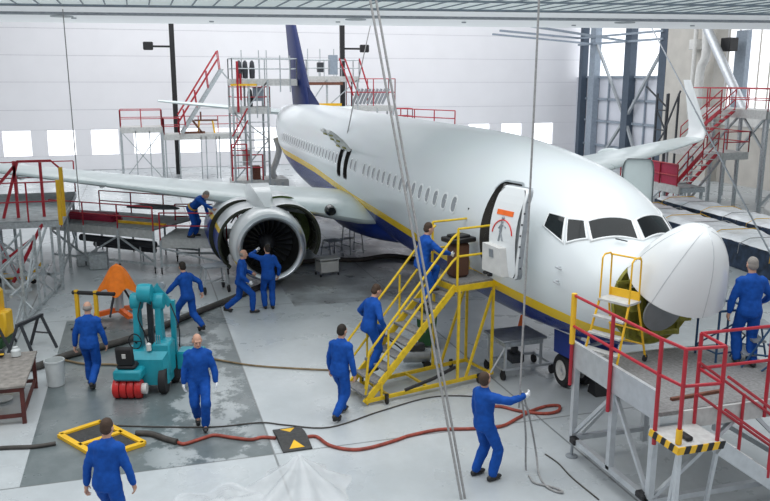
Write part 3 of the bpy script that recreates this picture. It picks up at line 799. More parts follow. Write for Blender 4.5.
def person(label, loc, head, hair='hair_brown', al=(.08, .1, .09), ar=(-.05, -.1, .09), wl=None, wr=None, lean=4, side=0, twist=0, hy=0, hp=0, pel=.92, gl=0, gr=0, bald=False, belt=False, fl=0, fr=0, h=1.0, grip=(.5, .5)):
    """local frame: faces +X, left is +Y; al/ar ankles, wl/wr wrists (None hangs)"""
    t = thing('person', label, 'person', loc, R(head), 'mechanics in blue coveralls'); t.scale = (h, h, h)
    Pv = V((0, 0, pel)); sp = V((math.sin(R(lean)), -math.sin(R(side)), math.cos(R(lean)))).normalized()
    fw = V((1, 0, 0)); fw = (fw-sp*fw.dot(sp)).normalized(); lt = sp.cross(fw)
    q = M.Rotation(R(twist), 3, sp); cf, cl = q@fw, q@lt
    hips = [Pv+lt*(.095*s_)-V((0, 0, .04)) for s_ in (1, -1)]; sh = [Pv+sp*.475+cl*(.185*s_) for s_ in (1, -1)]
    ank = [V(al), V(ar)]; wri = []
    for w_, s_, S_ in ((wl, 1, sh[0]), (wr, -1, sh[1])): wri.append(V(w_) if w_ is not None else S_+V((.06, .10*s_, -.50)))
    knee = []; elb = []
    for i in (0, 1):
        k, a_ = ik(hips[i], ank[i], .43, .425, V((1, .1*(1 if i == 0 else -1), 0))); knee.append(k); ank[i] = a_
        e, w_ = ik(sh[i], wri[i], .29, .26, -cf*.7+cl*(.7 if i == 0 else -.7)-sp*.3); elb.append(e); wri[i] = w_
    nb = Pv+sp*.56; hd = nb+sp*.15+cf*.03
    qh = M.Rotation(R(hy), 3, 'Z')@M.Rotation(R(hp), 3, cl)
    hf = qh@cf; hl = (V((0, 0, 1))+sp*.6).normalized(); hl = (hl-hf*hl.dot(hf)).normalized(); hs = hl.cross(hf)   # head forward / up / left
    rot = M((hf, hs, hl)).transposed()
    H = lambda x, y, z: hd+rot@V((x, y, z))
    # ---- body: one continuous surface (head, neck, trunk, limbs, hands)
    b = Blob()
    b.ell(H(-.01, 0, .035), (.098, .077, .10), rot).ell(H(.028, 0, -.045), (.062, .057, .07), rot).ell(H(.05, 0, -.085), (.033, .035, .028), rot)
    b.cap(H(.088, 0, .02), H(.108, 0, -.018), .010, .016).cap(H(.08, -.04, .035), H(.08, .04, .035), .018, .018).cap(H(.08, -.022, -.052), H(.08, .022, -.052), .013, .013)
    for s_ in (1, -1):
        b.ell(H(-.01, .079*s_, .0), (.026, .011, .034), rot).ell(H(.062, .043*s_, -.012), (.024, .02, .022), rot)
    b.cap(nb-sp*.06, H(-.015, 0, -.03), .062, .056)
    b.cap(Pv+lt*.05, Pv+sp*.45, .10, .11).cap(Pv-lt*.05, Pv+sp*.45, .10, .11).cap(vl(sh[0], sh[1], .1), vl(sh[0], sh[1], .9), .035, .035)
    hands = []
    for i, s_ in ((0, 1), (1, -1)):
        b.cap(hips[i], knee[i], .07, .05).cap(knee[i], ank[i], .05, .035).cap(ank[i], ank[i]+V((.1, 0, -.04)), .035, .03)
        b.cap(vl(sh[i], elb[i], .06), elb[i], .036, .034).cap(elb[i], wri[i], .036, .027)
        d = (wri[i]-elb[i]).normalized(); out = cl*s_; pn = (out-d*out.dot(d)).normalized(); ax = d.cross(pn)*1.0   # pn: back of hand, ax: across the palm
        if ax.dot(cf) < 0: ax = -ax
        W_ = wri[i]; b.cap(W_, W_+d*.05, .027, .03)
        for k in range(4): b.cap(W_+d*.03+ax*(.012-.008*k+.01), W_+d*.092+ax*(.034-.0225*k), .017, .0125)
        c_ = grip[i]
        for k, L_ in enumerate((.070, .078, .072, .058)):
            p = W_+d*.092+ax*(.034-.0225*k); a_ = .25
            for sg in (.45, .32, .23):
                a_ += c_*(.9 if sg < .45 else .5); n_ = p+(d*math.cos(a_)-pn*math.sin(a_))*L_*sg*1.05+ax*(.0012*(1.5-k)); b.cap(p, n_, .0092, .0085, 8); p = n_
        p = W_+d*.03+ax*.03; n_ = p+(d*.6+ax*.75-pn*.25)*.042; b.cap(p, n_, .014, .011, 8); b.cap(n_, n_+(d*.85+ax*.2-pn*.45)*.036, .0105, .009, 8)
        hands.append(W_+d*.012)
    eyes = [H(.079, .032*s_, .012) for s_ in (1, -1)]; mouth = H(.094, 0, -.052)
    gl_ = (gl, gr)
    def pick(c):
        for e in eyes:
            if (c-e).length < .0115: return 2
        m_ = rot.transposed()@(c-mouth)
        if abs(m_.y) < .026 and abs(m_.z) < .009 and abs(m_.x) < .03: return 1
        for i in (0, 1):
            if gl_[i] and (c-wri[i]).dot((wri[i]-elb[i]).normalized()) > -.02 and (c-wri[i]).length < .26: return 3
        return 0
    b.skinned('body', ['skin', 'lips', 'eye', 'glove_white'], t, .0072, 3, pick=pick)
    # ---- coverall
    b = Blob()
    def trunk(lst):
        rs = []
        for z, rx, ry, dx in lst:
            f = max(0, min(1, z/.5)); f_ = (fw*(1-f)+cf*f).normalized(); l_ = (lt*(1-f)+cl*f).normalized()
            rs.append([Pv+sp*z+f_*(dx+rx*math.cos(2*PI*k/20))+l_*(ry*math.sin(2*PI*k/20)) for k in range(20)])
        b.loft(rs)
    trunk([(-.12, .10, .13, 0), (-.08, .135, .175, -.01), (0, .142, .19, -.012), (.08, .135, .18, 0), (.17, .128, .168, .01), (.3, .14, .185, .012), (.40, .142, .205, .008), (.47, .125, .205, 0), (.53, .10, .15, -.005), (.575, .078, .085, 0), (.60, .070, .074, .004)])
    for i, s_ in ((0, 1), (1, -1)):
        b.cap(hips[i]+V((0, 0, .02)), vl(hips[i], knee[i], .9), .108, .088).cap(vl(hips[i], knee[i], .9), knee[i], .088, .084).cap(knee[i], vl(knee[i], ank[i], .5), .084, .086).cap(vl(knee[i], ank[i], .5), vl(knee[i], ank[i], .93), .086, .074)
        b.cap(vl(sh[i], Pv+sp*.47, .25), elb[i], .085, .062).ell(sh[i]-sp*.012, (.066, .066, .064)).cap(elb[i], vl(elb[i], wri[i], .5), .062, .056).cap(vl(elb[i], wri[i], .5), vl(elb[i], wri[i], .92), .056, .046)
    b.skinned('coverall', ['coverall_blue'], t, .013, 5, .012)
    # ---- hair, shoes
    b = Blob()
    if bald: b.ell(H(-.035, 0, .012), (.088, .087, .068), rot)
    else: b.ell(H(-.022, 0, .052), (.097, .083, .097), rot).ell(H(-.05, 0, .0), (.068, .08, .075), rot)
    b.skinned('hair', [hair], t, .012, 3, .006)
    for i, f_ in ((0, fl), (1, fr)):
        a_ = ank[i]; b = Blob(); z = V((0, 0, 1)); d = V((math.cos(R(f_)), 0, math.sin(R(f_))))
        hz_ = max(.045, a_.z-.045)
        c0_ = V((a_.x, a_.y, a_.z-.045)); b.cap(c0_-d*.05, c0_+d*.14, .045, .04).cap(a_, c0_, .05, .045)
        b.ell(c0_+d*.06, (.14, .052, .04))
        b.skinned('shoe', ['shoe_black'], t, .012, 2)
    if belt:
        b = MB(); n = 24
        b.loft([[Pv+sp*z+fw*(r_*.148*math.cos(2*PI*k/n))+lt*(r_*.192*math.sin(2*PI*k/n)) for k in range(n)] for z, r_ in ((.05, 1.0), (.05, 1.06), (.12, 1.04), (.12, .98))], cap=False); b.build('belt', 'belt_tan', t, 40)
    return t
AW, RT, LF, TW = 163.2, 73.2, 253.2, -16.8     # headings: away, right, left, toward
person('person in blue coveralls walking away beside the yellow ramp frame, nearest of all', (-.63, -8.86, 0), AW-6, 'hair_brown', al=(.22, .1, .09), ar=(-.2, -.1, .13), wl=(-.02, .36, .50), wr=(.12, -.40, .52), fr=-25, lean=7)
person('balding person in blue coveralls and white gloves walking forward beside the turquoise lifting machine', (-4.11, -7.43, 0), TW+14, 'hair_brown', al=(.16, .07, .1), ar=(-.18, -.05, .14), wl=(.10, .30, .82), wr=(.02, -.27, .80), gl=1, gr=1, bald=True, fr=-30, hy=8, hp=8)
person('grey-haired person in blue coveralls walking away towards the orange cover', (-6.68, -9.39, 0), AW+4, 'hair_grey', al=(.16, .08, .1), ar=(-.22, -.06, .16), wl=(.05, .30, .84), wr=(.1, -.30, .86), fr=-35, bald=True)
person('person in blue coveralls striding past the turquoise machine with one arm out', (-10.0, -7.28, 0), AW+58, 'hair_dark', al=(.38, .08, .1), ar=(-.38, -.08, .15), wl=(.42, .30, .93), wr=(-.12, -.36, .90), fr=-35, lean=9, pel=.87, hy=-20)
person('bald person in blue coveralls striding towards the open engine', (-11.12, -5.86, 0), RT+8, 'hair_grey', al=(-.40, .08, .15), ar=(.30, -.08, .1), wl=(.30, .20, 1.02), wr=(.22, -.24, .90), fl=-35, gr=1, bald=True, lean=6, pel=.87, hy=10)
person('person in blue coveralls pointing a white-gloved hand into the engine inlet', (-11.3, -5.1, 0), AW+18, 'hair_dark', al=(.02, .1, .09), ar=(-.02, -.1, .09), wl=(.34, .26, 1.55), wr=None, gl=1, hy=14, lean=2, grip=(.1, .5))
person('person in blue coveralls walking up to the foot of the yellow stairs', (-3.80, -4.95, 0), AW-30, 'hair_dark', al=(.20, .08, .1), ar=(-.26, -.07, .15), wl=(.1, .28, .84), wr=(.06, -.28, .82), fr=-30, lean=5)
# ------------------------------------------------------------------ access docks, stairs, ladders
def rail(par, pts, h=1.05, mids=(.5,), m='rail_red', r=.024, post_m=None, posts=True, world=True, drop=0.):
    """hand rail through base points: posts, top rail and mid rails, each its own part"""
    pts = [V(p) for p in pts]
    if posts:
        for p in pts: bars('rail_post', post_m or m, par, [(p-V((0, 0, drop)), p+V((0, 0, h)), r)], world=world)
    for k, f in enumerate((1.,)+tuple(mids)):
        b = MB()
        b.path([p+V((0, 0, h*f)) for p in pts], r*.9, 6); b.build('hand_rail' if k == 0 else 'mid_rail', m, par, 40, world)
def deck(par, x0, x1, y0, y1, z, th=.12, m='deck_panel', fm='galvanised', name='deck'):
    o = MB().box(((x0+x1)/2, (y0+y1)/2, z-.02), (x1-x0, y1-y0, .04)).build(name, m, par, None, True)
    b = MB()
    for p, q in (((x0, y0), (x1, y0)), ((x1, y0), (x1, y1)), ((x1, y1), (x0, y1)), ((x0, y1), (x0, y0))): b.bar((*p, z-.04-th/2), (*q, z-.04-th/2), .06, th)
    b.build('deck_frame', fm, par, None, True); return o
def legs(par, pts, z0, z1, w=.07, m='galvanised', name='leg'):
    for x, y in pts: MB().bar((x, y, z0), (x, y, z1), w).build(name, m, par, None, True)
def brace(par, lst, w=.045, m='galvanised'):
    for a, b_ in lst: MB().bar(a, b_, w).build('brace', m, par, None, True)
def castor(par, x, y, r=.1, z=0.):
    b = MB(); b.lathe([(r*.5, -.02), (r, -.02), (r, .02), (r*.5, .02)], (x, y, z+r), (0, 1, 0), 16); b.box((x, y, z+r*1.9), (.05, .07, r*.6)); b.build('castor', 'rubber', par, 40, True)
def flight(par, a, b_, wdir, w, n, m='galvanised', sm='galvanised', tread='deck_grey', depth=.22, sw=.16):
    """stair flight from foot a to head b_, wdir = unit vector across"""
    a = V(a); b_ = V(b_); wd = V(wdir)*(w/2)
    for s_ in (1, -1): MB().bar(a+wd*s_, b_+wd*s_, .04, sw).build('stringer', sm, par, None, True)
    hd = (b_-a); hd.z = 0; hd.normalize()
    for k in range(n):
        p = vl(a, b_, (k+1)/(n+.0)); MB().prism([p+wd*.96-hd*depth/2, p-wd*.96-hd*depth/2, p-wd*.96+hd*depth/2, p+wd*.96+hd*depth/2], (0, 0, -.035)).build('step', tread, par, None, True)
# --- yellow boarding stairs at the service door
SB = V((-4.55, -4.47, 0)); sd_ = V((-.23, .973, 0)); sn = V((.973, .23, 0))
def S(a, b_, z): return SB+sd_*a+sn*b_+V((0, 0, z))
st = thing('boarding_stairs', 'yellow wheeled boarding stairs with grey steps leading to the open service door', 'stairs', SB)
hwS = .40; TOP = 2.15; NS = 9
for s_ in (1, -1):
    MB().bar(S(0, hwS*s_, .06), S(2.05, hwS*s_, TOP-.06), .05, .12).build('stringer', 'stair_yellow', st, None, True)
for k in range(NS):
    a = lerp(.1, 1.9, k/(NS-1)); z = lerp(.22, TOP-.22, k/(NS-1))
    MB().prism([S(a-.12, -hwS, z), S(a+.13, -hwS, z), S(a+.13, hwS, z), S(a-.12, hwS, z)], (0, 0, -.04)).build('step', 'deck_grey', st, None, True)
MB().prism([S(2.02, -.45, TOP), S(3.02, -.45, TOP), S(3.02, .45, TOP), S(2.02, .45, TOP)], (0, 0, -.05)).build('platform', 'deck_grey', st, None, True)
b = MB()
for p, q in (((2.02, .45), (3.02, .45)), ((3.02, .45), (3.02, -.45)), ((3.02, -.45), (2.02, -.45)), ((2.02, -.45), (2.02, .45))): b.bar(S(*p, TOP-.1), S(*q, TOP-.1), .05, .12)
b.build('platform_frame', 'stair_yellow', st, None, True)
for s_ in (1, -1):
    y = hwS*s_*1.05
    for nm, h in (('hand_rail', .95), ('mid_rail', .48)):
        MB().path([S(.0, y, .12+h*.25), S(.08, y, .12+h), S(1.95, y, TOP+h-.02), S(2.1, y, TOP+h+.08)], .024, 8).build(nm, 'stair_yellow', st, 40, True)
    for a, z in ((.5, .5), (1.25, 1.3)): bars('rail_post', 'stair_yellow', st, [(S(a, y, z), S(a, y, z+.95), .022)], world=True)
    for a in (2.05, 2.97): bars('rail_post', 'stair_yellow', st, [(S(a, .45*s_, TOP-.1), S(a, .45*s_, TOP+1.1), .026)], world=True)
    for h in (.55, 1.1): bars('hand_rail' if h > 1 else 'mid_rail', 'stair_yellow', st, [(S(2.05, .45*s_, TOP+h), S(2.97+.3*(h > 1), .45*s_, TOP+h), .024)], world=True)
    for a in (2.1, 2.95): MB().bar(S(a, .45*s_, .12), S(a, .45*s_, TOP-.1), .05).build('leg', 'stair_yellow', st, None, True)
    MB().bar(S(0, hwS*s_*1.05, .1), S(3.0, .45*s_, .14), .05, .07).build('base_rail', 'stair_yellow', st, None, True)
    brace(st, [(S(2.3, .45*s_, .14), S(2.93, .45*s_, 1.9)), (S(.35, .42*s_, .12), S(.35, .42*s_, .42))], .045, 'stair_yellow')
    for a in (.42, 2.6): castor(st, *S(a, .5*s_, 0).xy, .09)
for a in (.5, 1.4, 2.95): MB().bar(S(a, -.43, .13), S(a, .43, .13), .045).build('cross_bar', 'stair_yellow', st, None, True)
MB().path([S(2.0, .5, .45), S(1.4, .62, .36), S(.8, .55, .22)], .035, 8).build('tow_bar', 'black_paint', st, 40, True)
MB().path([S(2.97, -.45, TOP+.9), S(2.97, -.45, TOP+1.32)], .045, 8).build('buffer', 'black_paint', st, 40, True)
# toolbox bag on the stairs' platform, brown with a black tray on it
p = S(2.42, -.06, TOP); o = MB().box((0, 0, .36), (.32, .40, .72), bev=.06).build('bag', 'brown_bag', None, 40); o.location = p; o.rotation_euler = (0, 0, R(13)); tag(o, 'brown padded bag standing on the yellow stairs platform beside the doorway', 'bag')
o = MB().box((0, 0, .05), (.42, .6, .1), bev=.02).box((0, 0, .12), (.3, .4, .06), bev=.02).build('tool_tray', 'black_paint', None, 40); o.location = p+V((0, 0, .725)); o.rotation_euler = (0, 0, R(13)); tag(o, 'black tool tray lying on top of the brown padded bag', 'tray')
# --- silver nose dock with red rails
nd = thing('nose_dock', 'silver work platform with red rails and a hazard-striped landing under the nose', 'work platform', (0, 0, 0))
DZ_ = 1.65
MB().box((-.17, -.2, DZ_-.03), (2.25, 2.9, .06)).build('deck', 'deck_grey', nd)
MB().box((-.17, -1.68, DZ_+.12), (2.3, .06, .42)).build('toe_board', 'aluminium', nd)
MB().box((.97, .0, DZ_-.13), (.06, 2.5, .26)).build('deck_fascia', 'deck_light', nd); MB().box((-1.31, -.2, DZ_-.1), (.06, 2.9, .2)).build('deck_fascia', 'aluminium', nd)
for x, y in ((-1.18, -1.66), (-.08, -1.66), (.93, -1.66), (-1.18, 1.15), (.93, 1.15), (-1.18, -.3)): MB().bar((x, y, .32 if y < -1 else .1), (x, y, DZ_-.05), .09).build('leg', 'aluminium', nd)
for x, y in ((-1.18, -1.66), (.93, -1.66)): MB().lathe([(.10, 0), (.10, .02), (.025, .03), (.025, .34)], (x, y, 0), n=14).build('levelling_foot', 'steel_grey', nd, 40)
for y in (-1.66, 1.15): MB().bar((-1.2, y, .33), (1.0, y, .33), .09).build('base_rail', 'aluminium', nd)
for x in (-1.18, .93): MB().bar((x, -1.66, .33), (x, 1.15, .33), .08).build('base_rail', 'aluminium', nd)
for p, q in (((-1.14, -1.64, .45), (-.1, -1.64, 1.5)), ((-.05, -1.64, 1.5), (.86, -1.64, .38)), ((.93, -1.6, .38), (.93, -.2, 1.5)), ((.93, -.1, 1.5), (.93, 1.1, .4)), ((-1.18, -1.5, .4), (-1.18, -.3, 1.5))): MB().bar(p, q, .055).build('brace', 'aluminium', nd)
MB().box((-1.08, -1.68, .33), (.16, .12, .12), bev=.02).build('clamp', 'black_paint', nd); MB().box((.82, -1.7, .36), (.2, .12, .1), bev=.02).build('clamp', 'black_paint', nd)
RH = 2.75
for x in (-1.22, -.1, 1.05):
    bars('rail_post', 'rail_red', nd, [((x, -1.74, 1.25), (x, -1.74, RH), .03)], n=8)
bars('post_sleeve', 'safety_yellow', nd, [((-1.22, -1.74, 1.95), (-1.22, -1.74, RH+.03), .045)], n=10)
for nm, z in (('hand_rail', RH), ('mid_rail', RH-.5)): MB().path([(-1.22, -1.74, z), (1.05, -1.74, z), (1.5, -1.70, z), (1.55, -1.14, z)], .024, 8).build(nm, 'rail_red', nd, 40)
for p in ((1.5, -1.70), (1.55, -1.14), (1.0, -1.08)): bars('rail_post', 'rail_red', nd, [((*p, 1.42), (*p, RH), .028)], n=8)
bars('post_sleeve', 'safety_yellow', nd, [((1.5, -1.70, 1.46), (1.5, -1.70, 1.66), .042)], n=10)
for nm, z in (('hand_rail', RH), ('mid_rail', RH-.5)): MB().path([(1.55, -1.14, z), (1.0, -1.08, z), (1.0, 1.3, z)], .024, 8).build(nm, 'rail_red', nd, 40)
for y in (.1, 1.28): bars('rail_post', 'rail_red', nd, [((1.0, y, 1.4), (1.0, y, RH), .028)], n=8)
MB().box((1.28, -1.42, 1.43), (.62, .72, .04)).build('landing', 'deck_light', nd)
b = MB()
for k in range(7):
    x = .98+k*.088; b.cur = k % 2; b.prism([(x, -1.79, 1.36), (x+.088, -1.79, 1.36), (x+.12, -1.79, 1.46), (x+.032, -1.79, 1.46)], (0, .02, 0))
for k in range(8):
    y = -1.79+k*.088; b.cur = k % 2; b.prism([(1.6, y, 1.36), (1.6, y+.088, 1.36), (1.6, y+.12, 1.46), (1.6, y+.032, 1.46)], (.02, 0, 0))
b.build('hazard_edge', ['safety_yellow', 'black_paint'], nd)
for p in ((1.05, -1.72), (1.55, -1.72), (1.55, -1.12)): MB().bar((p[0], p[1], 1.4), (p[0]-.25, p[1]+.1, .36), .05).build('brace', 'aluminium', nd)
MB().bar((1.55, -1.72, .05), (1.55, -1.72, 1.4), .06).build('leg', 'aluminium', nd)
for x in (1.05, 1.58): MB().bar((x, -1.1, 1.36), (x, .75, .05), .05, .2).build('stringer', 'aluminium', nd)
for k in range(6):
    f = (k+.6)/6.4; MB().box((1.315, lerp(-1.1, .75, f), lerp(1.36, .05, f)+.06), (.5, .2, .03)).build('step', 'deck_light', nd)
for x in (1.02, 1.6):
    for h in (.95, .5): bars('hand_rail' if h > .9 else 'mid_rail', 'rail_red', nd, [((x, -1.1, 1.4+h), (x, .7, .12+h), .022)])
    bars('rail_post', 'rail_red', nd, [((x, .62, .15), (x, .62, 1.12), .024)]); bars('rail_post', 'rail_red', nd, [((x, -.3, .82), (x, -.3, 1.8), .024)])
o = MB().box((0, 0, .03), (.2, .1, .06), bev=.015).build('glove_pair', 'black_paint', None, 40); o.location = (1.38, -1.5, 1.452); tag(o, 'small black pouch lying on the hazard-striped landing', 'pouch')
o = MB().box((0, 0, .02), (.05, .9, .04)).build('plank', 'wood_brown'); o.location = (.6, -.75, 1.652); o.rotation_euler = (0, 0, R(4)); tag(o, 'brown wooden batten lying on the silver platform deck', 'batten')
# --- yellow platform ladder on the nose dock
def step_ladder(name, label, loc, rz, w, d, ztop, hr, n, m, tread, cat='ladder'):
    t = thing(name, label, cat, loc, rz)
    for s_ in (1, -1):
        bars('front_rail', m, t, [((-d*.5, w/2*s_, 0), (-.08, w/2*.85*s_, ztop), .02)]); bars('back_leg', m, t, [((d*.5, w/2*s_, .08), (.18, w/2*.85*s_, ztop), .02)])
        MB().path([(-.08, w/2*.85*s_, ztop), (-.06, w/2*.85*s_, ztop+hr-.05), (0, w/2*.85*s_, ztop+hr), (.16, w/2*.85*s_, ztop+hr), (.2, w/2*.85*s_, ztop+hr-.06), (.2, w/2*.85*s_, ztop)], .016, 6).build('hand_rail', m, t, 40)
    MB().path([(.2, -w/2*.85, ztop+hr-.03), (.2, w/2*.85, ztop+hr-.03)], .016, 6).build('cross_bar', m, t, 40)
    MB().box((.06, 0, ztop), (.36, w*.9, .035)).build('top_step', tread, t); MB().box((.22, 0, ztop+.08), (.02, w*.86, .14)).build('kick_plate', m, t)
    for k in range(n):
        f = (k+1)/(n+1); MB().box((lerp(-d*.5, -.08, f), 0, ztop*f), (.16, lerp(w, w*.85, f), .03)).build('step', tread, t)
    bars('brace', m, t, [((d*.42, -w/2, .3), (d*.42, w/2, .3), .014)]); bars('brace', m, t, [((d*.3, -w/2*.9, .55), (d*.3, w/2*.9, .55), .014)])
    for s_ in (1, -1):
        b = MB().lathe([(.03, -.015), (.06, -.015), (.06, .015), (.03, .015)], (d*.5, w/2*s_, .06), (0, 1, 0), 14); b.build('castor', 'rubber', t, 40)
    return t
step_ladder('platform_ladder', 'yellow wheeled step ladder standing on the silver platform by the open nose', (-.98, -1.12, 1.652), R(115), .62, .85, 1.02, .72, 3, 'safety_yellow', 'deck_light')
# --- blue trestle under the nose cone, blue folding seat frame
t = thing('trestle', 'dark blue tubular trestle standing below the raised nose cone', 'trestle', (-.75, .75, 1.652))
for x, y in ((-.25, -.3), (.25, -.3), (-.25, .3), (.25, .3)): bars('leg', 'blue_frame', t, [((x, y, 0), (x, y, .85), .02)])
bars('top_frame', 'blue_frame', t, [((-.25, -.3, .85), (.25, -.3, .85)), ((.25, -.3, .85), (.25, .3, .85)), ((.25, .3, .85), (-.25, .3, .85)), ((-.25, .3, .85), (-.25, -.3, .85))], r=.02)
bars('stretcher', 'blue_frame', t, [((-.25, -.3, .15), (.25, .3, .75)), ((.25, -.3, .15), (.25, .3, .15)), ((-.25, -.3, .15), (.25, -.3, .15))], r=.015)
t = thing('step_stool', 'dark blue folding steps with grey treads behind the trestle', 'steps', (-.35, 1.05, 1.652), R(70))
for k in range(3): MB().box((-.16+.13*k, 0, .2+.22*k), (.2, .5, .03)).build('step', 'steel_grey', t)
for s_ in (1, -1): bars('side_frame', 'blue_frame', t, [((-.28, .26*s_, 0), (.14, .26*s_, .7)), ((.3, .26*s_, 0), (.14, .26*s_, .7)), ((-.12, .26*s_, .22), (.26, .26*s_, .18))], r=.016)
t = thing('folding_frame', 'dark blue folding chair frame beside the person on the silver platform', 'chair frame', (.35, .98, 1.652), R(60))
for s_ in (1, -1): bars('side_frame', 'blue_frame', t, [((-.25, .22*s_, 0), (.2, .22*s_, .45)), ((.25, .22*s_, 0), (-.2, .22*s_, .45)), ((.2, .22*s_, .45), (.3, .22*s_, .8))], r=.015)
for k in range(4): MB().box((-.16+.11*k, 0, .45), (.08, .44, .02)).build('slat', 'blue_frame', t)
person('grey-haired person in blue coveralls standing on the silver platform, back turned', (-.28, .82, 1.652), AW-4, 'hair_grey', al=(.06, .1, .09), ar=(-.05, -.1, .09), wl=(.06, .30, .83), wr=(.28, -.30, .98), h=.99)
person('person in blue coveralls at the top of the yellow stairs gripping the rail', S(1.5, .0, 1.66), 97, 'hair_brown', al=(.28, .1, .34), ar=(-.02, -.1, .10), wl=(.40, .28, 1.12), wr=(.52, -.25, 1.12), lean=10, gr=1, h=.96)
person('person in blue coveralls climbing the lower steps of the yellow stairs', S(.42, -.2, .43), 110, 'hair_brown', al=(.26, .1, .36), ar=(-.02, -.1, .10), wl=(.22, .34, .98), wr=(.16, -.33, .92), lean=12, hp=12, gr=1, h=1.0)
person('person in blue coveralls pulling a hanging rope with an outstretched white-gloved arm', (-.93, -3.36, 0), RT+32, 'hair_brown', al=(-.04, .13, .09), ar=(.06, -.15, .09), wl=(.10, .30, .84), wr=(.42, -.42, 1.42), gr=1, lean=-3, hp=-20, hy=22, grip=(.5, 1.0))
# --- docks below the starboard wing
d1 = thing('wing_dock', 'long grey dock with red rails running under the wing leading edge', 'work platform', (-18.7, -10.3, 0))
def line_dock(par, A0, A1, dep, z, h, nposts, m='deck_panel'):
    A0 = V(A0); A1 = V(A1); u = (A1-A0).normalized(); v = V((-u.y, u.x, 0)); v = v if v.x < 0 else -v
    q = [A0, A1, A1+v*dep, A0+v*dep]
    MB().prism([p+V((0, 0, z-.04)) for p in q], (0, 0, .04)).build('deck', m, par, None, True)
    MB().prism([q[0]+V((0, 0, z-.3)), q[1]+V((0, 0, z-.3)), q[1]+v*.06+V((0, 0, z-.3)), q[0]+v*.06+V((0, 0, z-.3))], (0, 0, .28)).build('deck_fascia', 'deck_light', par, None, True)
    pts = [vl(q[0], q[1], k/(nposts-1))+V((0, 0, z)) for k in range(nposts)]
    rail(par, pts, h, drop=.35)
    rail(par, [p+v*dep for p in pts], h)
    for k in range(nposts):
        for e in (0, dep): 
            p = vl(q[0], q[1], k/(nposts-1))+v*e; MB().bar((p.x, p.y, .2), (p.x, p.y, z-.05), .07).build('leg', 'galvanised', par, None, True); castor(par, p.x, p.y, .11)
    for e in (0, dep): MB().bar(q[0]+v*e+V((0, 0, .3)), q[1]+v*e+V((0, 0, .3)), .07).build('base_rail', 'galvanised', par, None, True)
    brace(par, [(vl(q[0], q[1], k/(nposts-1))+V((0, 0, .35 if k % 2 else z-.3)), vl(q[0], q[1], (k+1)/(nposts-1))+V((0, 0, z-.3 if k % 2 else .35))) for k in range(nposts-1)], .05)
    return q, v
line_dock(d1, (-18.9, -11.2, 0), (-16.3, -7.95, 0), 2.4, 1.42, .72, 4)
d2 = thing('engine_dock', 'short grey dock with red rails beside the open engine cowl', 'work platform', (-16.2, -7.7, 0))
line_dock(d2, (-16.15, -7.75, 0), (-15.5, -5.75, 0), 1.8, 1.15, .82, 2, 'deck_light')
person('person in blue coveralls with tan belt leaning from the dock to the cowl', (-16.15, -6.75, 1.152), RT-15, 'hair_grey', al=(.02, .16, .09), ar=(-.02, -.16, .09), wl=(.42, .26, .72), wr=(.86, -.22, .98), lean=48, side=4, belt=True, gl=1, hp=10)
# things lying on the wing dock
o = MB()
for k in range(4): o.box((0, 0, .03+.06*k), (.5, 2.2-.1*k, .05))
o = o.build('board_stack', 'screen_red'); o.location = (-18.9, -9.9, 1.425); o.rotation_euler = (0, 0, R(-38)); tag(o, 'stack of long dark red boards lying on the wing dock', 'boards')
o = MB().box((0, 0, .04), (.1, 1.9, .08)).build('yellow_beam', 'safety_yellow'); o.location = (-17.4, -8.3, 1.425); o.rotation_euler = (0, 0, R(-38)); tag(o, 'long thin yellow bar lying on the wing dock', 'bar')
b = MB(); b.loft([[(x, y*w_, .05+.1*w_*(1 if z else 0)) for y, z in ((-.22, 0), (.22, 0), (.16, 1), (-.16, 1))] for x, w_ in ((-.9, .5), (-.5, 1), (.5, 1), (.9, .4))]); o = b.build('fairing_panel', 'dark_steel'); o.location = (-17.3, -7.9, 1.9); o.rotation_euler = (0, 0, R(60)); tag(o, 'dark removed fairing panel propped above the dock rail', 'panel')
# --- front-left dock: raised platform with scaffold frame below
d3 = thing('corner_dock', 'grey raised dock with red and yellow guard rails at the picture edge', 'work platform', (-15, -11.5, 0))
deck(d3, -21., -14.9, -14.6, -10.5, 2.1, .16)
rail(d3, [(-14.9, -14.6, 2.1), (-14.9, -12.7, 2.1), (-14.9, -11.35, 2.1), (-14.9, -10.5, 2.1)], 1.1, drop=.2)
rail(d3, [(-21, -14.6, 2.1), (-21, -12.4, 2.1), (-21, -10.5, 2.1)], 1.1)
for y in (-14.4, -12.6, -10.6):
    for x in (-20.9, -18, -15): MB().bar((x, y, 0), (x, y, 1.95), .09).build('leg', 'galvanised', d3, None, True)
brace(d3, [((-15, -14.4, .2), (-15, -12.6, 1.9)), ((-15, -12.6, 1.9), (-15, -10.6, .2)), ((-15, -10.6, .2), (-18, -10.6, 1.9)), ((-18, -10.6, 1.9), (-20.9, -10.6, .2)), ((-15, -14.4, .5), (-15, -10.6, .5)), ((-15, -10.6, .5), (-20.9, -10.6, .5))], .06)
for p, q in (((-14.9, -10.5, 1.95), (-14.9, -10.5, 3.25)), ((-15.5, -10.45, 2.1), (-15.5, -10.45, 3.55))): bars('post_sleeve', 'safety_yellow', d3, [(p, q, .06)], n=10, world=True)
MB().path([(-15.5, -10.45, 3.5), (-15.5, -10.7, 3.75), (-15.5, -11.6, 3.75)], .03, 8).build('hand_rail', 'rail_red', d3, 40, True)
for a, c in (((-15.6, -11.7, 2.1), (-15.6, -11.7, 3.75)), ((-15.6, -12.1, 2.1), (-15.6, -11.6, 3.75)), ((-15.6, -13.0, 2.1), (-15.6, -11.7, 3.6)), ((-16, -14.2, 2.1), (-16, -14.2, 3.6)), ((-15.6, -11.0, 2.1), (-15.6, -11.0, 3.7))): MB().bar(a, c, .08).build('rail_post', 'rail_red', d3, None, True)
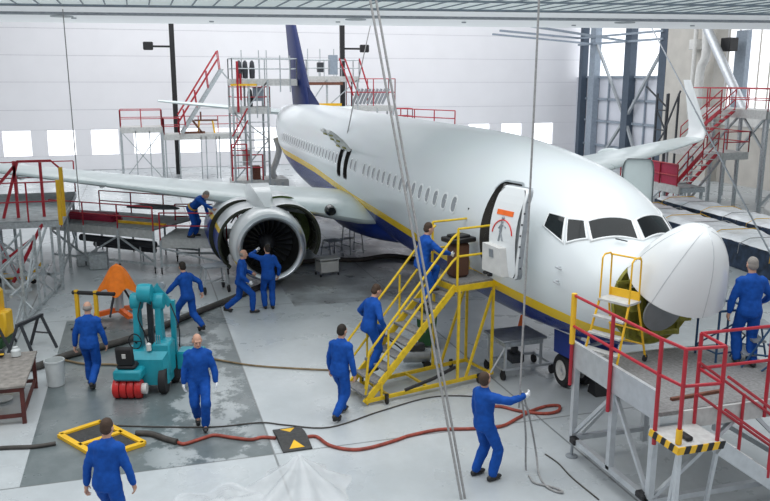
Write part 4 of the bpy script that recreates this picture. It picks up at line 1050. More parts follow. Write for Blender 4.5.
bars('cross_bar', 'blue_wrap', d3, [((-15.6, -14.0, 3.6), (-15.6, -12.1, 3.62), .05)], n=8, world=True)
o = MB().box((0, 0, .22), (.4, .45, .44), bev=.05).build('tool_box', 'black_paint', None, 40); o.location = (-16.6, -13.05, 2.105); tag(o, 'small black box standing on the corner dock deck', 'box')
# scaffold frame in front of that dock
d4 = thing('scaffold_frame', 'silver tube scaffold frame with splayed braces below the corner dock', 'scaffold', (-12.5, -11.3, 0))
for x, y, h_ in ((-13.7, -10.95, 2.1), (-12.9, -11.0, 2.05), (-14.6, -10.75, 2.0), (-11.6, -11.2, 2.0), (-13.7, -12.6, 2.1), (-12.2, -12.6, 2.0), (-11.2, -12.7, 2.0)): MB().bar((x, y, 0), (x, y, h_), .06).build('leg', 'galvanised', d4, None, True)
for p, q in (((-10.6, -11.4, .08), (-15.3, -10.7, .08)), ((-10.6, -13.2, .08), (-15.3, -12.6, .08)), ((-12.4, -11.1, .7), (-12.4, -13.3, .7)), ((-14, -10.9, .75), (-14, -13.3, .75)), ((-11, -11.4, .9), (-14.4, -10.9, .9))): MB().bar(p, q, .07).build('base_rail', 'galvanised', d4, None, True)
brace(d4, [((-10.8, -11.4, .1), (-14.4, -10.85, 2.0)), ((-11.4, -12.6, .1), (-13.7, -12.6, 2.)), ((-12.2, -11.1, .2), (-12.9, -12.6, 2.0)), ((-13, -11, 1.9), (-11.6, -11.3, .1)), ((-14.2, -12.7, .2), (-11.4, -12.7, 1.9)), ((-12.9, -11.0, 2.0), (-11.2, -12.7, .4)), ((-14.5, -10.8, .1), (-13.7, -12.6, 2.0))], .05)
brace(d4, [((-14.6, -11.6, .2), (-14.4, -12.2, 2.0)), ((-14.6, -11.3, 1.6), (-14.6, -12.9, .4)), ((-14.3, -12.9, .2), (-14.4, -13.4, 2.0))], .08, 'rail_red')
# --- workshop trestles and small frames below
for i, (x, y, z, lb) in enumerate(((-9.3, -10.8, .75, 'dark folding trestle on the floor in front of the scaffold frame'), (-9.8, -11.6, .8, 'dark folding trestle by the yellow machine at the picture edge'))):
    t = thing('sawhorse', lb, 'trestle', (x, y, 0), R(60+30*i))
    for s_ in (1, -1):
        for e in (1, -1): MB().bar((.35*e, .4*s_, 0), (.04*e, .36*s_, z), .05).build('leg', 'dark_steel', t)
    MB().bar((0, -.45, z), (0, .45, z), .07).build('top_bar', 'dark_steel', t)
    bars('stretcher', 'dark_steel', t, [((-.2, .38, .35), (.2, .38, .35), .02)])
# ------------------------------------------------------------------ docks at the far end
def level(par, x0, x1, y0, y1, z, h=1.0, m='rail_red', sides='nsew', r=.028):
    deck(par, x0, x1, y0, y1, z, .3, 'deck_light', 'deck_light')
    lp = [(x1, y0, z), (x1, y1, z), (x0, y1, z), (x0, y0, z), (x1, y0, z)]
    for k, c in enumerate('enws'):
        if c in sides:
            a, b_ = V(lp[k]), V(lp[k+1]); n = max(1, round((b_-a).length/1.3)); rail(par, [vl(a, b_, i/n) for i in range(n+1)], h, (.5,), m, r)
def tower(par, x0, x1, y0, y1, z0, z1, w=.09, x_brace=True, m='galvanised'):
    legs(par, [(x0, y0), (x1, y0), (x0, y1), (x1, y1)], z0, z1, w, m)
    if x_brace:
        n = max(1, round((z1-z0)/2.2))
        for k in range(n):
            a, c = lerp(z0, z1, k/n), lerp(z0, z1, (k+1)/n)
            brace(par, [((x1, y0, a), (x1, y1, c)), ((x1, y1, a), (x1, y0, c)), ((x1, y0, c), (x1, y1, c))], .05, m)
t = thing('tail_dock', 'white-legged dock with red rails by the far wall, left of the sloping stairs', 'work platform', (-41.5, -8, 0))
level(t, -43, -41, -9.25, -6.85, 3.2, 1.0); tower(t, -43, -41, -9.25, -6.85, 0, 3.0)
legs(t, [(-41, -8.4), (-41, -7.6)], 0, 3., .06)
level(t, -42.6, -40.9, -6.75, -5.85, 2.75, .95, r=.03); legs(t, [(-41, -6.7), (-41, -5.9)], 0, 2.6, .08)
t = thing('stair_bridge', 'grey bridge deck with a steep red-railed stair rising to the tail dock', 'work platform', (-41.5, -4, 0))
level(t, -42.6, -41, -5.8, -2.2, 2.75, 1.0, sides='w'); legs(t, [(-41, -4.6), (-41, -4.3), (-41, -3.7), (-41, -3.5), (-42.5, -2.4), (-41, -2.4)], 0, 2.6, .06)
flight(t, (-41.3, -5.7, 2.8), (-41.3, -3.2, 6.6), (1, 0, 0), .8, 12, sw=.2)
for x in (-40.9, -41.7):
    for h in (1.0, .5): MB().path([(x, -5.9, 2.9+h), (x, -3.4, 6.7+h)], .03, 6).build('hand_rail' if h > .9 else 'mid_rail', 'rail_red', t, 40, True)
    for f in (.1, .4, .7, 1.): 
        p = vl((x, -5.7, 2.8), (x, -3.3, 6.6), f); bars('rail_post', 'rail_red', t, [(p, p+V((0, -.1, 1.05)), .028)], world=True)
MB().bar((-41.3, -3.2, 6.5), (-41.3, -2.6, 5.8), .08).build('brace', 'galvanised', t, None, True)
o = MB()
o = thing('trestle', 'small yellow trestle standing on the grey bridge deck', 'trestle', (-41.8, -4.2, 2.75))
for x, y in ((-.25, -.5), (.25, -.5), (-.25, .5), (.25, .5)): bars('leg', 'safety_yellow', o, [((x, y, 0), (x*.7, y*.8, .75), .035)])
bars('top_bar', 'wood_brown', o, [((0, -.7, .78), (0, .7, .78), .06)]); bars('mast', 'wood_brown', o, [((0, -.3, .78), (0, -.3, 1.3), .05)])
o = MB().bar((0, -.5, .05), (0, .1, .9), .12).bar((0, .7, .05), (0, .1, .9), .12).bar((0, -.5, .06), (0, .9, .06), .12).build('timber_prop', 'wood_brown'); o.location = (-41.5, -5.2, 2.755); tag(o, 'brown timber prop shaped like an A on the grey bridge deck', 'timber prop')
t = thing('tail_dock', 'tall grey dock with stacked levels on the near side of the tail', 'work platform', (-32.7, -2.5, 0))
X0, X1 = -33.6, -31.8
level(t, X0, X1, -3.6, -.35, 6.05, 1.0, 'galvanised', r=.03); level(t, X0, X1, -3.6, -1.75, 4.65, 1.0, 'rail_red', 'sen'); deck(t, X0, X1, -3.7, -.9, .95, .35, 'deck_light', 'deck_light')
rail(t, [(X1, -3.75, .95), (X1, -3.0, .95), (X1, -2.2, .95)], 1.3, (.5,), 'rail_red', .04); rail(t, [(X1, -3.75, 2.2), (X1, -3.0, 2.2)], .6, (.5,), 'rail_red', .04)
legs(t, [(X0, -3.6), (X1, -3.6), (X0, -2.8), (X1, -2.8), (X1, -1.85), (X0, -1.85)], 0, 6., .10)
legs(t, [(X1, -3.3), (X1, -1.6), (X1, -1.2), (X1, -2.3)], 0, .8, .12)
brace(t, [((X1, -3.6, 1.), (X1, -1.85, 3.)), ((X1, -3.6, 4.5), (X1, -2.8, 3.)), ((X1, -1.85, 3.), (X1, -3.6, 4.4)), ((X1, -2.8, 4.7), (X1, -1.8, 6.)), ((X1, -3.6, 3.), (X1, -1.85, 3.))], .06)
bars('rail_post', 'rail_red', t, [((X1+.05, -3.35, 4.4), (X1+.05, -3.35, 6.9), .06)], world=True); bars('rail_post', 'rail_red', t, [((X1+.05, -3.2, 5.), (X1+.05, -3.2, 6.3), .05)], world=True)
for y in (-2.0, -1.6, -2.9): bars('light_mast', 'galvanised', t, [((X0, y, 6.05), (X0, y, 7.5), .025)], world=True)
for i, (y, z, lb) in enumerate(((-3.2, 6.05, 'leftmost dark bundle hanging over the top level rail of the tall dock'), (-2.9, 6.05, 'second dark bundle on the top level of the tall tail dock'), (-2.55, 6.05, 'third dark bundle on the top level of the tall tail dock'), (-2.7, 4.65, 'dark bundle on the middle level of the tall tail dock'))):
    b = MB(); b.lathe([(.0, 0), (.13, .02), (.15, .4), (.11, .8), (.04, .9)], (0, 0, 0), n=10); o = b.build('bundle', 'dark_steel', None, 40); o.location = (X1-.4, y, z+.005); tag(o, lb, 'bundle', 'dark bundles on the tall tail dock')
b = MB(); b.path(smoothpath([(0, .1, 2.1), (0, .25, 1.5), (0, .1, .9), (0, -.1, .4), (0, .0, .02)]), [.16]*25, 10); o = b.build('duct_hose', 'deck_light', None, 40); o.location = (X1-.3, -1.55, .97); tag(o, 'grey bent duct hose on the lowest deck of the tall tail dock', 'hose')
o = MB().box((0, 0, .35), (.5, .4, .7), bev=.03).build('wooden_crate', 'wood_brown', None, 40); o.location = (X1-.4, -2.5, .955); tag(o, 'brown crate on the lowest deck of the tall tail dock', 'crate')
t = thing('tail_dock', 'grey and red dock behind the tail fin with a caged platform', 'work platform', (-41, 4, 0))
level(t, -42.5, -41, 2.0, 5.4, 6.2, 1.0, 'galvanised', r=.03); level(t, -42.4, -41, 4.9, 7.8, 4.35, 1.7, 'rail_red', r=.034)
legs(t, [(-41, 2.1), (-41, 3.3), (-41, 5.3), (-42.5, 2.1), (-42.5, 5.3)], 0, 6., .10); legs(t, [(-41, 6.6), (-41, 7.7), (-42.4, 7.7)], 0, 4.2, .09)
brace(t, [((-41, 2.1, 4.3), (-41, 3.3, 6)), ((-41, 3.3, 4.3), (-41, 5.3, 6.))], .06)
for y in (2.3, 3.1, 4.0): bars('light_mast', 'galvanised', t, [((-42, y, 6.2), (-42, y, 7.9), .03)], world=True)
for x in (-41.0,):
    for dy in (0, .35): bars('hand_rail', 'rail_red', t, [((x+.05, 4.1+dy, 7.3), (x+.05, 5.0+dy, 5.0), .05)], world=True)
    bars('hand_rail', 'rail_red', t, [((x+.05, 5.4, 7.3), (x+.05, 6.0, 5.4), .05)], world=True)
MB().box((-40.9, 2.9, 4.45), (.25, 2.6, .16)).build('bumper', 'safety_yellow', t, None, True); MB().box((-40.9, 2.8, 5.75), (.2, 3.0, .18)).build('bumper', 'wood_brown', t, None, True)
MB().box((-41.2, 3.75, 6.9), (.5, .5, 1.2)).build('control_box', 'column_grey', t, None, True); MB().box((-41.2, 2.95, 6.75), (.4, .4, .6)).build('control_box', 'dark_steel', t, None, True)
r0 = None
for k in range(9):
    lb = 'grey pipe in the leaning row inside the red cage behind the tail fin'
    if r0 is None:
        r0 = MB().tube((0, 0, .09), (0, .45, 1.05), .085, 10).build('pipe', 'steel_grey', None, 40); r0.location = (-41.4, 5.05, 4.36); tag(r0, lb, 'pipe', 'row of pipes leaning in the red cage')
    else: c = r0.copy(); COL.objects.link(c); c.location = (-41.4, 5.05+.25*k, 4.36)
t = thing('roof_walk', 'low red guard rail deck beyond the fuselage crown', 'work platform', (-39, 9, 0))
level(t, -42, -41, 7.9, 9.0, 3.2, .95, r=.03); deck(t, -41, -37, 8.8, 10.5, 3.2)
rail(t, [(-41, 8.2, 3.2), (-40, 8.8, 3.2), (-38.5, 9.6, 3.2), (-37, 10.4, 3.2)], .95, (.5,), 'rail_red', .04); legs(t, [(-41, 8.9), (-37.1, 10.4), (-37.1, 8.9), (-42, 8)], 0, 3.1, .09)
# black lamp poles in front of the far wall
for y, yl, lb in ((-5.9, -7.35, 'black lamp pole with a box floodlight arm, left of the tail'), (5.05, 6.55, 'black lamp pole with a box floodlight arm, right of the tail fin')):
    t = thing('lamp_pole', lb, 'lamp', (-44, y, 0))
    MB().box((0, 0, 4.9), (.25, .3, 9.8)).build('pole', 'black_paint', t); MB().bar((0, 0, 8.0), (0, yl-y, 8.0), .12).build('arm', 'black_paint', t)
    MB().box((.1, yl-y, 8.02), (.3, .6, .5), bev=.05).build('lamp_head', 'black_paint', t)
# docks on the right
t = thing('side_dock', 'tall dock with red rails and criss-cross stairs beside the concrete pier', 'work platform', (-23, 20, 0))
level(t, -26.2, -20.6, 19, 21.5, 4.65, 1.0, r=.03); MB().box((-23.4, 18.95, 4.5), (5.6, .08, .4)).build('deck_fascia', 'deck_light', t, None, True)
level(t, -26., -21.6, 17.6, 19, 2.75, .95, sides='ne', r=.03); MB().box((-23.8, 17.55, 2.6), (4.4, .08, .35)).build('deck_fascia', 'deck_light', t, None, True)
legs(t, [(-26.1, 19.1), (-24.3, 19.1), (-22.4, 19.1), (-20.7, 19.1), (-26.1, 21.4), (-20.7, 21.4), (-23.4, 21.4)], 0, 4.5, .13); legs(t, [(-25.9, 17.7), (-23.9, 17.7), (-21.7, 17.7)], 0, 2.6, .11)
brace(t, [((-26.1, 19.1, 2.8), (-24.3, 19.1, 4.5)), ((-24.3, 19.1, 2.8), (-22.4, 19.1, 4.5)), ((-22.4, 19.1, 4.5), (-20.7, 19.1, 2.8)), ((-22.4, 19.1, 2.8), (-20.7, 19.1, 4.5)), ((-25.9, 17.7, .2), (-23.9, 17.7, 2.6)), ((-23.9, 17.7, .2), (-21.7, 17.7, 2.6)), ((-20.7, 19.1, 4.4), (-19.3, 21.4, 0)), ((-20.7, 19.1, .3), (-20.7, 21.4, 2.4)), ((-20.7, 21.4, 2.6), (-20.7, 19.1, 4.5))], .09)
def red_flight(par, a, c, w=.8):
    flight(par, a, c, (0, 1, 0), w, 9, 'rail_red', 'rail_red', 'deck_light', .24, .16)
    a, c = V(a), V(c)
    for s_ in (1, -1):
        o_ = V((0, s_*w/2, 0))
        for h in (.95, .5): bars('hand_rail' if h > .9 else 'mid_rail', 'rail_red', par, [(a+o_+V((0, 0, h)), c+o_+V((0, 0, h)), .028)], world=True)
        for f in (0, .33, .66, 1): bars('rail_post', 'rail_red', par, [(vl(a, c, f)+o_, vl(a, c, f)+o_+V((0, 0, .97)), .028)], world=True)
red_flight(t, (-24.6, 16.9, .05), (-21.6, 16.9, 2.75)); red_flight(t, (-25.2, 18.3, 2.8), (-22.4, 18.3, 4.65))
t = thing('screen_dock', 'low dock with dark red screens below the far wing tip', 'work platform', (-24, 16, 0))
deck(t, -28., -21.9, 15.7, 17., 1.15, .2); MB().box((-23.9, 15.62, 1.02), (4., .1, .36)).build('deck_fascia', 'deck_light', t, None, True)
for x in (-25.4, -24.1, -22.8): MB().box((x, 15.66, 1.72), (1.22, .05, 1.0)).build('screen', 'screen_red', t, None, True)
MB().box((-27.2, 16.9, 1.9), (2.2, .05, .5)).build('screen', 'screen_red', t, None, True)
rail(t, [(-28, 15.7, 1.15), (-26.9, 15.7, 1.15), (-26.1, 15.7, 1.15), (-24.75, 15.6, 1.15), (-23.45, 15.6, 1.15), (-22.1, 15.6, 1.15)], 1.05, (.5,), 'rail_red', .035)
legs(t, [(-27.9, 15.8), (-26, 15.8), (-24.6, 15.8), (-23.3, 15.8), (-22, 15.8), (-22, 16.9), (-24.6, 16.9)], 0, 1.05, .11)
brace(t, [((-26, 15.8, .1), (-24.6, 15.8, 1)), ((-24.6, 15.8, .1), (-23.3, 15.8, 1)), ((-23.3, 15.8, .1), (-22, 15.8, 1))], .06)
# blue hand rail steps behind the cockpit
t = thing('mobile_steps', 'dark blue wheeled steps beyond the far cockpit window', 'steps', (-9.2, 5.2, 0), R(-70))
for s_ in (1, -1):
    bars('stringer', 'blue_frame', t, [((-.9, .4*s_, .1), (.5, .4*s_, 1.5), .03)]); bars('hand_rail', 'blue_frame', t, [((-.8, .4*s_, 1.05), (.5, .4*s_, 2.4), .03)]); bars('hand_rail', 'blue_frame', t, [((.5, .4*s_, 2.4), (1.0, .4*s_, 2.4), .03)])
    for x, z0, z1 in ((-.8, .15, 1.05), (.5, 0, 2.4), (1.0, 0, 2.4)): bars('rail_post', 'blue_frame', t, [((x, .4*s_, z0), (x, .4*s_, z1), .03)])
for k in range(6): MB().box((-.75+.22*k, 0, .3+.23*k), (.2, .78, .03)).build('step', 'steel_grey', t)
MB().box((.75, 0, 1.5), (.55, .8, .04)).build('platform', 'steel_grey', t)
# wrapped long loads on the floor at the right
def wrapped(label, a, c, w, h, seed):
    a, c = V(a), V(c); L_ = (c-a).length; u = (c-a).normalized(); t = thing('wrapped_load', label, 'wrapped load', a, math.atan2(u.y, u.x), 'long plastic-wrapped loads')
    nx, ny = 70, 12; rows = []
    for i in range(nx+1):
        x = L_*i/nx; r0 = []
        for j in range(ny+1):
            y = w*(j/ny-.5); e = min(1, min(j, ny-j)/2.); z = h-.14*(1-e)+.07*noise.noise(V((x*1.6, y*1.6, seed)))+.05*abs(noise.noise(V((x*4, y*4, seed+5))))
            r0.append(V((x, y, z)))
        rows.append(r0)
    b = MB(); b.loft(rows, False, False); b.build('plastic_film', 'film', t, 60)
    rows = []
    for k in range(241):
        per = [(0, -w/2), (L_, -w/2), (L_, w/2), (0, w/2), (0, -w/2)]; d = (2*L_+2*w)*k/240; p = None
        for i in range(4):
            s_ = math.dist(per[i], per[i+1])
            if d <= s_+1e-6: p = V((*per[i], 0)).lerp(V((*per[i+1], 0)), d/s_); break
            d -= s_
        n_ = (p-V((L_/2, 0, 0))); n_ = V((0, math.copysign(1, p.y), 0)) if abs(abs(p.y)-w/2) < 1e-3 else V((math.copysign(1, n_.x), 0, 0))
        rows.append([p+n_*(.05*noise.noise(V((p.x*3, p.y*3, zz*2+seed)))+.10*(1-zz/h))+V((0, 0, zz)) for zz in (0.005, h*.3, h*.65, h-.1)])
    b = MB(); b.loft(rows, False, False); b.build('skirt', 'skirt_blue', t, 60)
    for k in range(9):
        x = L_*(k+.5)/9; MB().path([(x, -w/2-.12, h*.55), (x, -w/2-.09, h-.1), (x, -w/2+.3, h+.06), (x, w/2-.3, h+.06), (x, w/2+.09, h-.1), (x, w/2+.12, h*.55)], .014, 4).build('strap', 'rope' if k % 2 else 'safety_yellow', t)
wrapped('long load under white plastic film with a dark blue skirt, nearer to the nose cone', (-20, 12.0, 0), (-6.2, 11.0, 0), 1.9, .95, 3)
wrapped('long load under white plastic film with a dark blue skirt, farther from the nose cone', (-21, 14.6, 0), (-8.2, 13.7, 0), 1.7, .95, 9)
t = thing('service_trolley', 'white and blue service trolley on the floor beyond the wrapped loads', 'trolley', (-17.4, 17.4, 0), R(-30))
b = MB(); b.loft([[(x, y, z) for y, z in ((-.55*w_, .25), (.55*w_, .25), (.6*w_, .7), (.4*w_, h_), (-.4*w_, h_), (-.6*w_, .7))] for x, w_, h_ in ((-1.0, .8, .8), (-.7, 1, 1.05), (.5, 1, 1.1), (.9, .85, .75))]); b.build('body', 'pipe_white', t, 30)
MB().box((-.2, 0, 1.22), (.9, .7, .3), bev=.08).build('lid', 'blue_wrap', t, 40); MB().box((0, 0, .2), (1.9, .9, .12)).build('chassis', 'blue_wrap', t)
for x in (-.7, .7):
    for y in (-.5, .5): MB().lathe([(.1, -.06), (.2, -.06), (.2, .06), (.1, .06)], (x, y, .2), (0, 1, 0), 18).build('wheel', 'rubber', t, 40)
# fittings on the concrete pier
o = MB().box((0, 0, 0), (.7, .5, .6), bev=.04).build('wall_lamp', 'pipe_white', None, 40); o.location = (-32.7, 24.1, 8.1); tag(o, 'white box lamp fixed high on the concrete pier', 'lamp')
o = MB().box((0, 0, 0), (.8, .6, .75), bev=.04).build('loudspeaker', 'black_paint', None, 40); o.location = (-29.9, 24.2, 8.0); tag(o, 'black box loudspeaker mounted beside the high window', 'loudspeaker')
o = MB().path([(-32.5, 23.9, 9.6), (-32.5, 23.9, 3.6)], .13, 10).path(smoothpath([(-31.4, 23.7, 9.6), (-31.2, 23.7, 7.5), (-31.6, 23.7, 6.5), (-31.6, 23.7, 4.)]), .26, 12).build('ventilation_duct', 'pipe_white', None, 40); tag(o, 'pale pipes running down the concrete pier', 'pipe')
o = MB().path([(-31.0, 23.5, 8.9), (-27.4, 23.5, 4.4)], .26, 12).build('flue_pipe', 'aluminium', None, 40); tag(o, 'slanting silver pipe in front of the concrete pier', 'pipe')
# things by the far wing tip: small tower
t = thing('wing_tip_dock', 'dark slim ladder tower standing behind the far winglet', 'ladder tower', (-33.4, 23, 0))
legs(t, [(-34, 22.6), (-33, 22.6), (-34, 23.4), (-33, 23.4)], 0, 5.2, .1, 'dark_steel'); brace(t, [((-34, 22.6, 1.8), (-33, 22.6, 3)), ((-33, 22.6, 3), (-34, 22.6, 4.2)), ((-34, 22.6, 4.2), (-33, 22.6, 4.2)), ((-34, 22.6, 3), (-33, 22.6, 3)), ((-35.2, 22.6, 5.6), (-33, 22.6, 4.4)), ((-33, 22.6, 3.1), (-31.8, 22.6, 5.4))], .08, 'dark_steel')
# extra members of the tall tail dock and the corner scaffold
td = [o for o in COL.objects if o.get('label', '').startswith('tall grey dock')][0]
for y, z in ((-3.2, 5.6), (-2.4, 5.6), (-1.2, 6.9), (-.7, 6.9)): bars('rail_post', 'galvanised', td, [((X1+.04, y, z-1.5), (X1+.04, y, z+.3), .03)], world=True)
for z in (1.9, 2.6, 3.4, 3.9): bars('ledger', 'galvanised', td, [((X1, -3.6, z), (X1, -1.85, z), .028)], world=True)
bars('ledger', 'rail_red', td, [((X1+.06, -3.7, 3.2), (X1+.06, -2.9, 4.6), .04)], world=True); bars('ledger', 'rail_red', td, [((X1+.06, -3.7, 2.6), (X1+.06, -2.9, 4.0), .04)], world=True)
MB().box((X1-.3, -2.3, 5.3), (.3, .5, .7)).build('control_box', 'column_grey', td, None, True); MB().box((X1-.2, -3.0, 2.1), (.25, .4, .8)).build('control_box', 'deck_light', td, None, True)
MB().bar((X1+.05, -3.7, 5.75), (X1+.05, -2.4, 5.75), .1).build('bumper', 'safety_yellow', td, None, True)
sf = [o for o in COL.objects if o.get('label', '').startswith('silver tube scaffold')][0]
for x, y in ((-14.2, -11.5), (-13.2, -11.9), (-12.6, -13.2), (-14.8, -13.0), (-11.8, -13.4)): MB().bar((x, y, 0), (x, y, 2.0), .05).build('leg', 'galvanised', sf, None, True)
brace(sf, [((-14.2, -11.5, .1), (-13.2, -11.9, 2.)), ((-13.2, -11.9, .1), (-14.8, -13., 2.)), ((-12.6, -13.2, .1), (-14.2, -11.5, 1.9)), ((-11.8, -13.4, .1), (-12.6, -11.2, 1.8))], .045)
brace(sf, [((-14.9, -11.0, 2.0), (-14.2, -11.8, .5)), ((-14.7, -12.2, 2.0), (-14.0, -13.1, .4))], .07, 'rail_red')
for z in (.5, 1.0, 1.5): MB().bar((-15.2, -12.6, z), (-15.2, -13.4, z), .05).build('rung', 'galvanised', sf, None, True)
# ------------------------------------------------------------------ turquoise lifting machine (local x towards the camera, y to its right)
t = thing('lifting_machine', 'turquoise ride-on lifting machine with black seat and red front roller', 'machine', (-6.30, -8.24, 0), R(-16.8)); t.scale = (.75, .70, .90)
b = MB(); b.loft([[(x, y, z) for y, z in ((-w_, .22), (w_, .22), (w_, h_), (-w_*.9, h_))] for x, w_, h_ in ((-.75, .5, .75), (-.2, .62, .95), (.35, .62, .95), (.5, .5, .8))]); b.build('chassis', 'teal', t, 30)
MB().box((.05, .42, .75), (.6, .5, .75), bev=.05).build('side_tank', 'teal', t, 40); MB().box((-.5, 1.05, .55), (.55, .75, .42), bev=.04).build('outrigger', 'teal', t, 40); MB().box((-.35, .78, .3), (.2, .3, .3)).build('outrigger_bracket', 'dark_steel', t)
MB().box((.62, -.38, .55), (.6, .78, .24), bev=.05).build('seat_deck', 'teal', t, 40)
sb = MB().box((.62, -.42, .72), (.45, .52, .12), bev=.05).build('seat', 'cushion', t, 40); MB().box((.84, -.42, .98), (.12, .5, .46), bev=.05, rot=M.Rotation(R(14), 3, 'Y')).build('backrest', 'cushion', t, 40)
MB().box((.92, -.42, 1.0), (.02, .1, .1), rot=M.Rotation(R(14), 3, 'Y')).build('badge', 'pipe_white', t)
b = MB(); b.path([(.15+.04*math.cos(a), -.35+.19*math.cos(a), 1.12+.17*math.sin(a)) for a in [2*PI*k/18 for k in range(18)]], .016, 6, closed=True); b.tube((.15, -.35, 1.12), (-.1, -.3, .95), .025).tube((.15, -.53, 1.12), (.15, -.17, 1.12), .012).build('steering_wheel', 'black_paint', t, 40)
for k in range(4): MB().lathe([(.06, 0), (.2, .01), (.215, .05), (.215, .14), (.2, .18), (.06, .19)], (.72, -.82+.2*k, .215), (0, 1, 0), 22).build('roller', 'red_roller', t, 40)
MB().lathe([(.09, 0), (.12, .02), (.12, .98)], (.72, -.88, .215), (0, 1, 0), 14).build('roller_axle', 'pipe_white', t, 40)
for y in (-.5, .55):
    w_ = MB().lathe([(.14, -.12), (.30, -.12), (.32, -.06), (.32, .06), (.30, .12), (.14, .12)], (-.45, y, .32), (0, 1, 0), 24); w_.build('wheel', 'rubber', t, 40)
MB().lathe([(.12, -.1), (.28, -.1), (.3, 0), (.28, .1), (.12, .1)], (.38, .48, .3), (0, 1, 0), 24).build('wheel', 'rubber', t, 40)
# mast: two forked columns with pivots, folded arms and hoses
for y, s_ in ((-.32, 1), (.30, 1)):
    b = MB(); b.loft([[(x*w_-.1, y+yy*w_, z) for x, yy in ((-.16, -.09), (.16, -.09), (.16, .09), (-.16, .09))] for z, w_ in ((.9, 1.25), (1.3, .95), (1.95, .85))]); b.build('mast', 'teal', t, 30)
    MB().lathe([(.0, -.16), (.17, -.15), (.19, -.1), (.19, .1), (.17, .15), (0, .16)], (-.1, y, 1.98), (0, 1, 0), 20).build('pivot', 'teal', t, 40)
b = MB(); b.bar((-.1, -.02, 1.95), (-.25, .12, 2.22), .2); b.build('arm', 'teal', t)
MB().lathe([(0, -.2), (.19, -.19), (.21, -.1), (.21, .1), (.19, .19), (0, .2)], (.05, -.02, 2.2), (0, 1, 0), 20).build('pivot', 'teal', t, 40)
MB().bar((-.25, .18, 2.3), (-.35, .55, 1.85), .16).build('arm', 'teal', t); MB().bar((-.35, .62, 1.95), (-.35, .62, .7), .13).build('arm', 'teal', t); MB().bar((-.3, -.02, 1.9), (-.3, -.02, .9), .14).build('ram', 'dark_steel', t)
MB().lathe([(.0, -.06), (.09, -.06), (.09, .06), (0, .06)], (-.3, .36, 2.28), (1, 0, 0), 16).build('pulley', 'steel_grey', t, 40)
for k, pts in enumerate(([(.1, -.1, 2.1), (.22, -.2, 1.7), (.16, -.05, 1.3), (.1, .05, .95)], [(.05, .15, 2.1), (.2, .2, 1.6), (.15, .1, 1.2), (.15, .2, .9)], [(-.2, .6, 1.9), (-.05, .85, 1.4), (-.2, .8, .9)])): MB().path(smoothpath(pts), .018, 6).build('hydraulic_hose', 'black_paint', t, 40)
MB().lathe([(.0, 0), (.07, .02), (.07, .16), (0, .2)], (.36, .1, .96), (0, 0, 1), 12).build('control_knob', 'pipe_white', t, 40)
for y in (0, .1, .2): bars('lever', 'steel_grey', t, [((.3, .28+y*.6, 1.1), (.38, .3+y*.6, 1.32), .012)])
# orange cover over a floor jack
t = thing('floor_jack', 'silver column floor jack on an orange base below the orange cover', 'jack', (-11.6, -8.95, 0), R(10))
b = MB().lathe([(.12, .2), (.12, .75), (.17, .78), (.17, .95)], n=18); b.build('column', 'aluminium', t, 40)
for a in (20, 140, 260): MB().bar((0, 0, .22), (.62*math.cos(R(a)), .62*math.sin(R(a)), .1), .12).build('leg', 'orange', t)
for a in (20, 140, 260): MB().lathe([(.07, 0), (.09, .02), (.09, .08), (.03, .1)], (.62*math.cos(R(a)), .62*math.sin(R(a)), 0), n=12).build('foot', 'steel_grey', t, 40)
for a in (80, 200, 320): bars('strut', 'dark_steel', t, [((.1*math.cos(R(a)), .1*math.sin(R(a)), .85), (.45*math.cos(R(a)), .45*math.sin(R(a)), .12), .03)])
b = MB(); rs = []
for j in range(12):
    f = j/11; z = lerp(1.36, .76, f); r0 = []
    for k in range(48):
        a = 2*PI*k/48; rr = (.12+.36*f**.8)*(1+.13*f*math.cos(5*a+.5)+.05*math.cos(13*a)*f+.05*f*noise.noise(V((math.cos(a)*3, math.sin(a)*3, f*2))))
        r0.append(V((rr*math.cos(a), rr*math.sin(a), z-.09*f*math.cos(5*a+.5)+.03*noise.noise(V((a*2, f*3, 1))))))
    rs.append(r0)
b.loft(rs, False); b.add(rs[0]+[V((0, 0, 1.44))], [(k, (k+1) % 48, 48) for k in range(48)]); o = b.build('cover', 'orange_cloth', None, 60); o.location = (-11.6, -8.95, 0); tag(o, 'bright orange cloth cover draped over the floor jack', 'cover')
# yellow post barrier
t = thing('post_barrier', 'two yellow posts joined by a black padded bar near the orange cover', 'barrier', (-10.85, -9.9, 0), R(65))
for x in (0, .5): MB().box((x, 0, .5), (.09, .09, 1.0), bev=.01).build('post', 'safety_yellow', t, 40); MB().box((x, 0, .02), (.3, .3, .04), bev=.01).build('foot_plate', 'dark_steel', t, 40)
MB().path([(-.1, 0, .93), (1.0, 0, .93)], .05, 10).build('padded_bar', 'black_paint', t, 40)
# yellow machine at the left picture edge
t = thing('yellow_pump', 'yellow pump cabinet with dark green top by the workbench', 'pump', (-9.9, -11.75, 0), R(-16.8))
MB().box((0, 0, .85), (.5, .62, 1.1), bev=.06).build('cabinet', 'safety_yellow', t, 40); MB().box((0, .38, .6), (.4, .22, .6), bev=.04).build('side_box', 'safety_yellow', t, 40); MB().box((0, 0, .18), (.6, .8, .24), bev=.03).build('base', 'bin_green', t, 40); MB().box((0, 0, 1.5), (.4, .45, .2), bev=.04).build('top', 'bin_green', t, 40)
for y in (-.3, .3): MB().lathe([(.05, -.03), (.1, -.03), (.1, .03), (.05, .03)], (.25, y, .1), (0, 1, 0), 14).build('castor', 'rubber', t, 40)
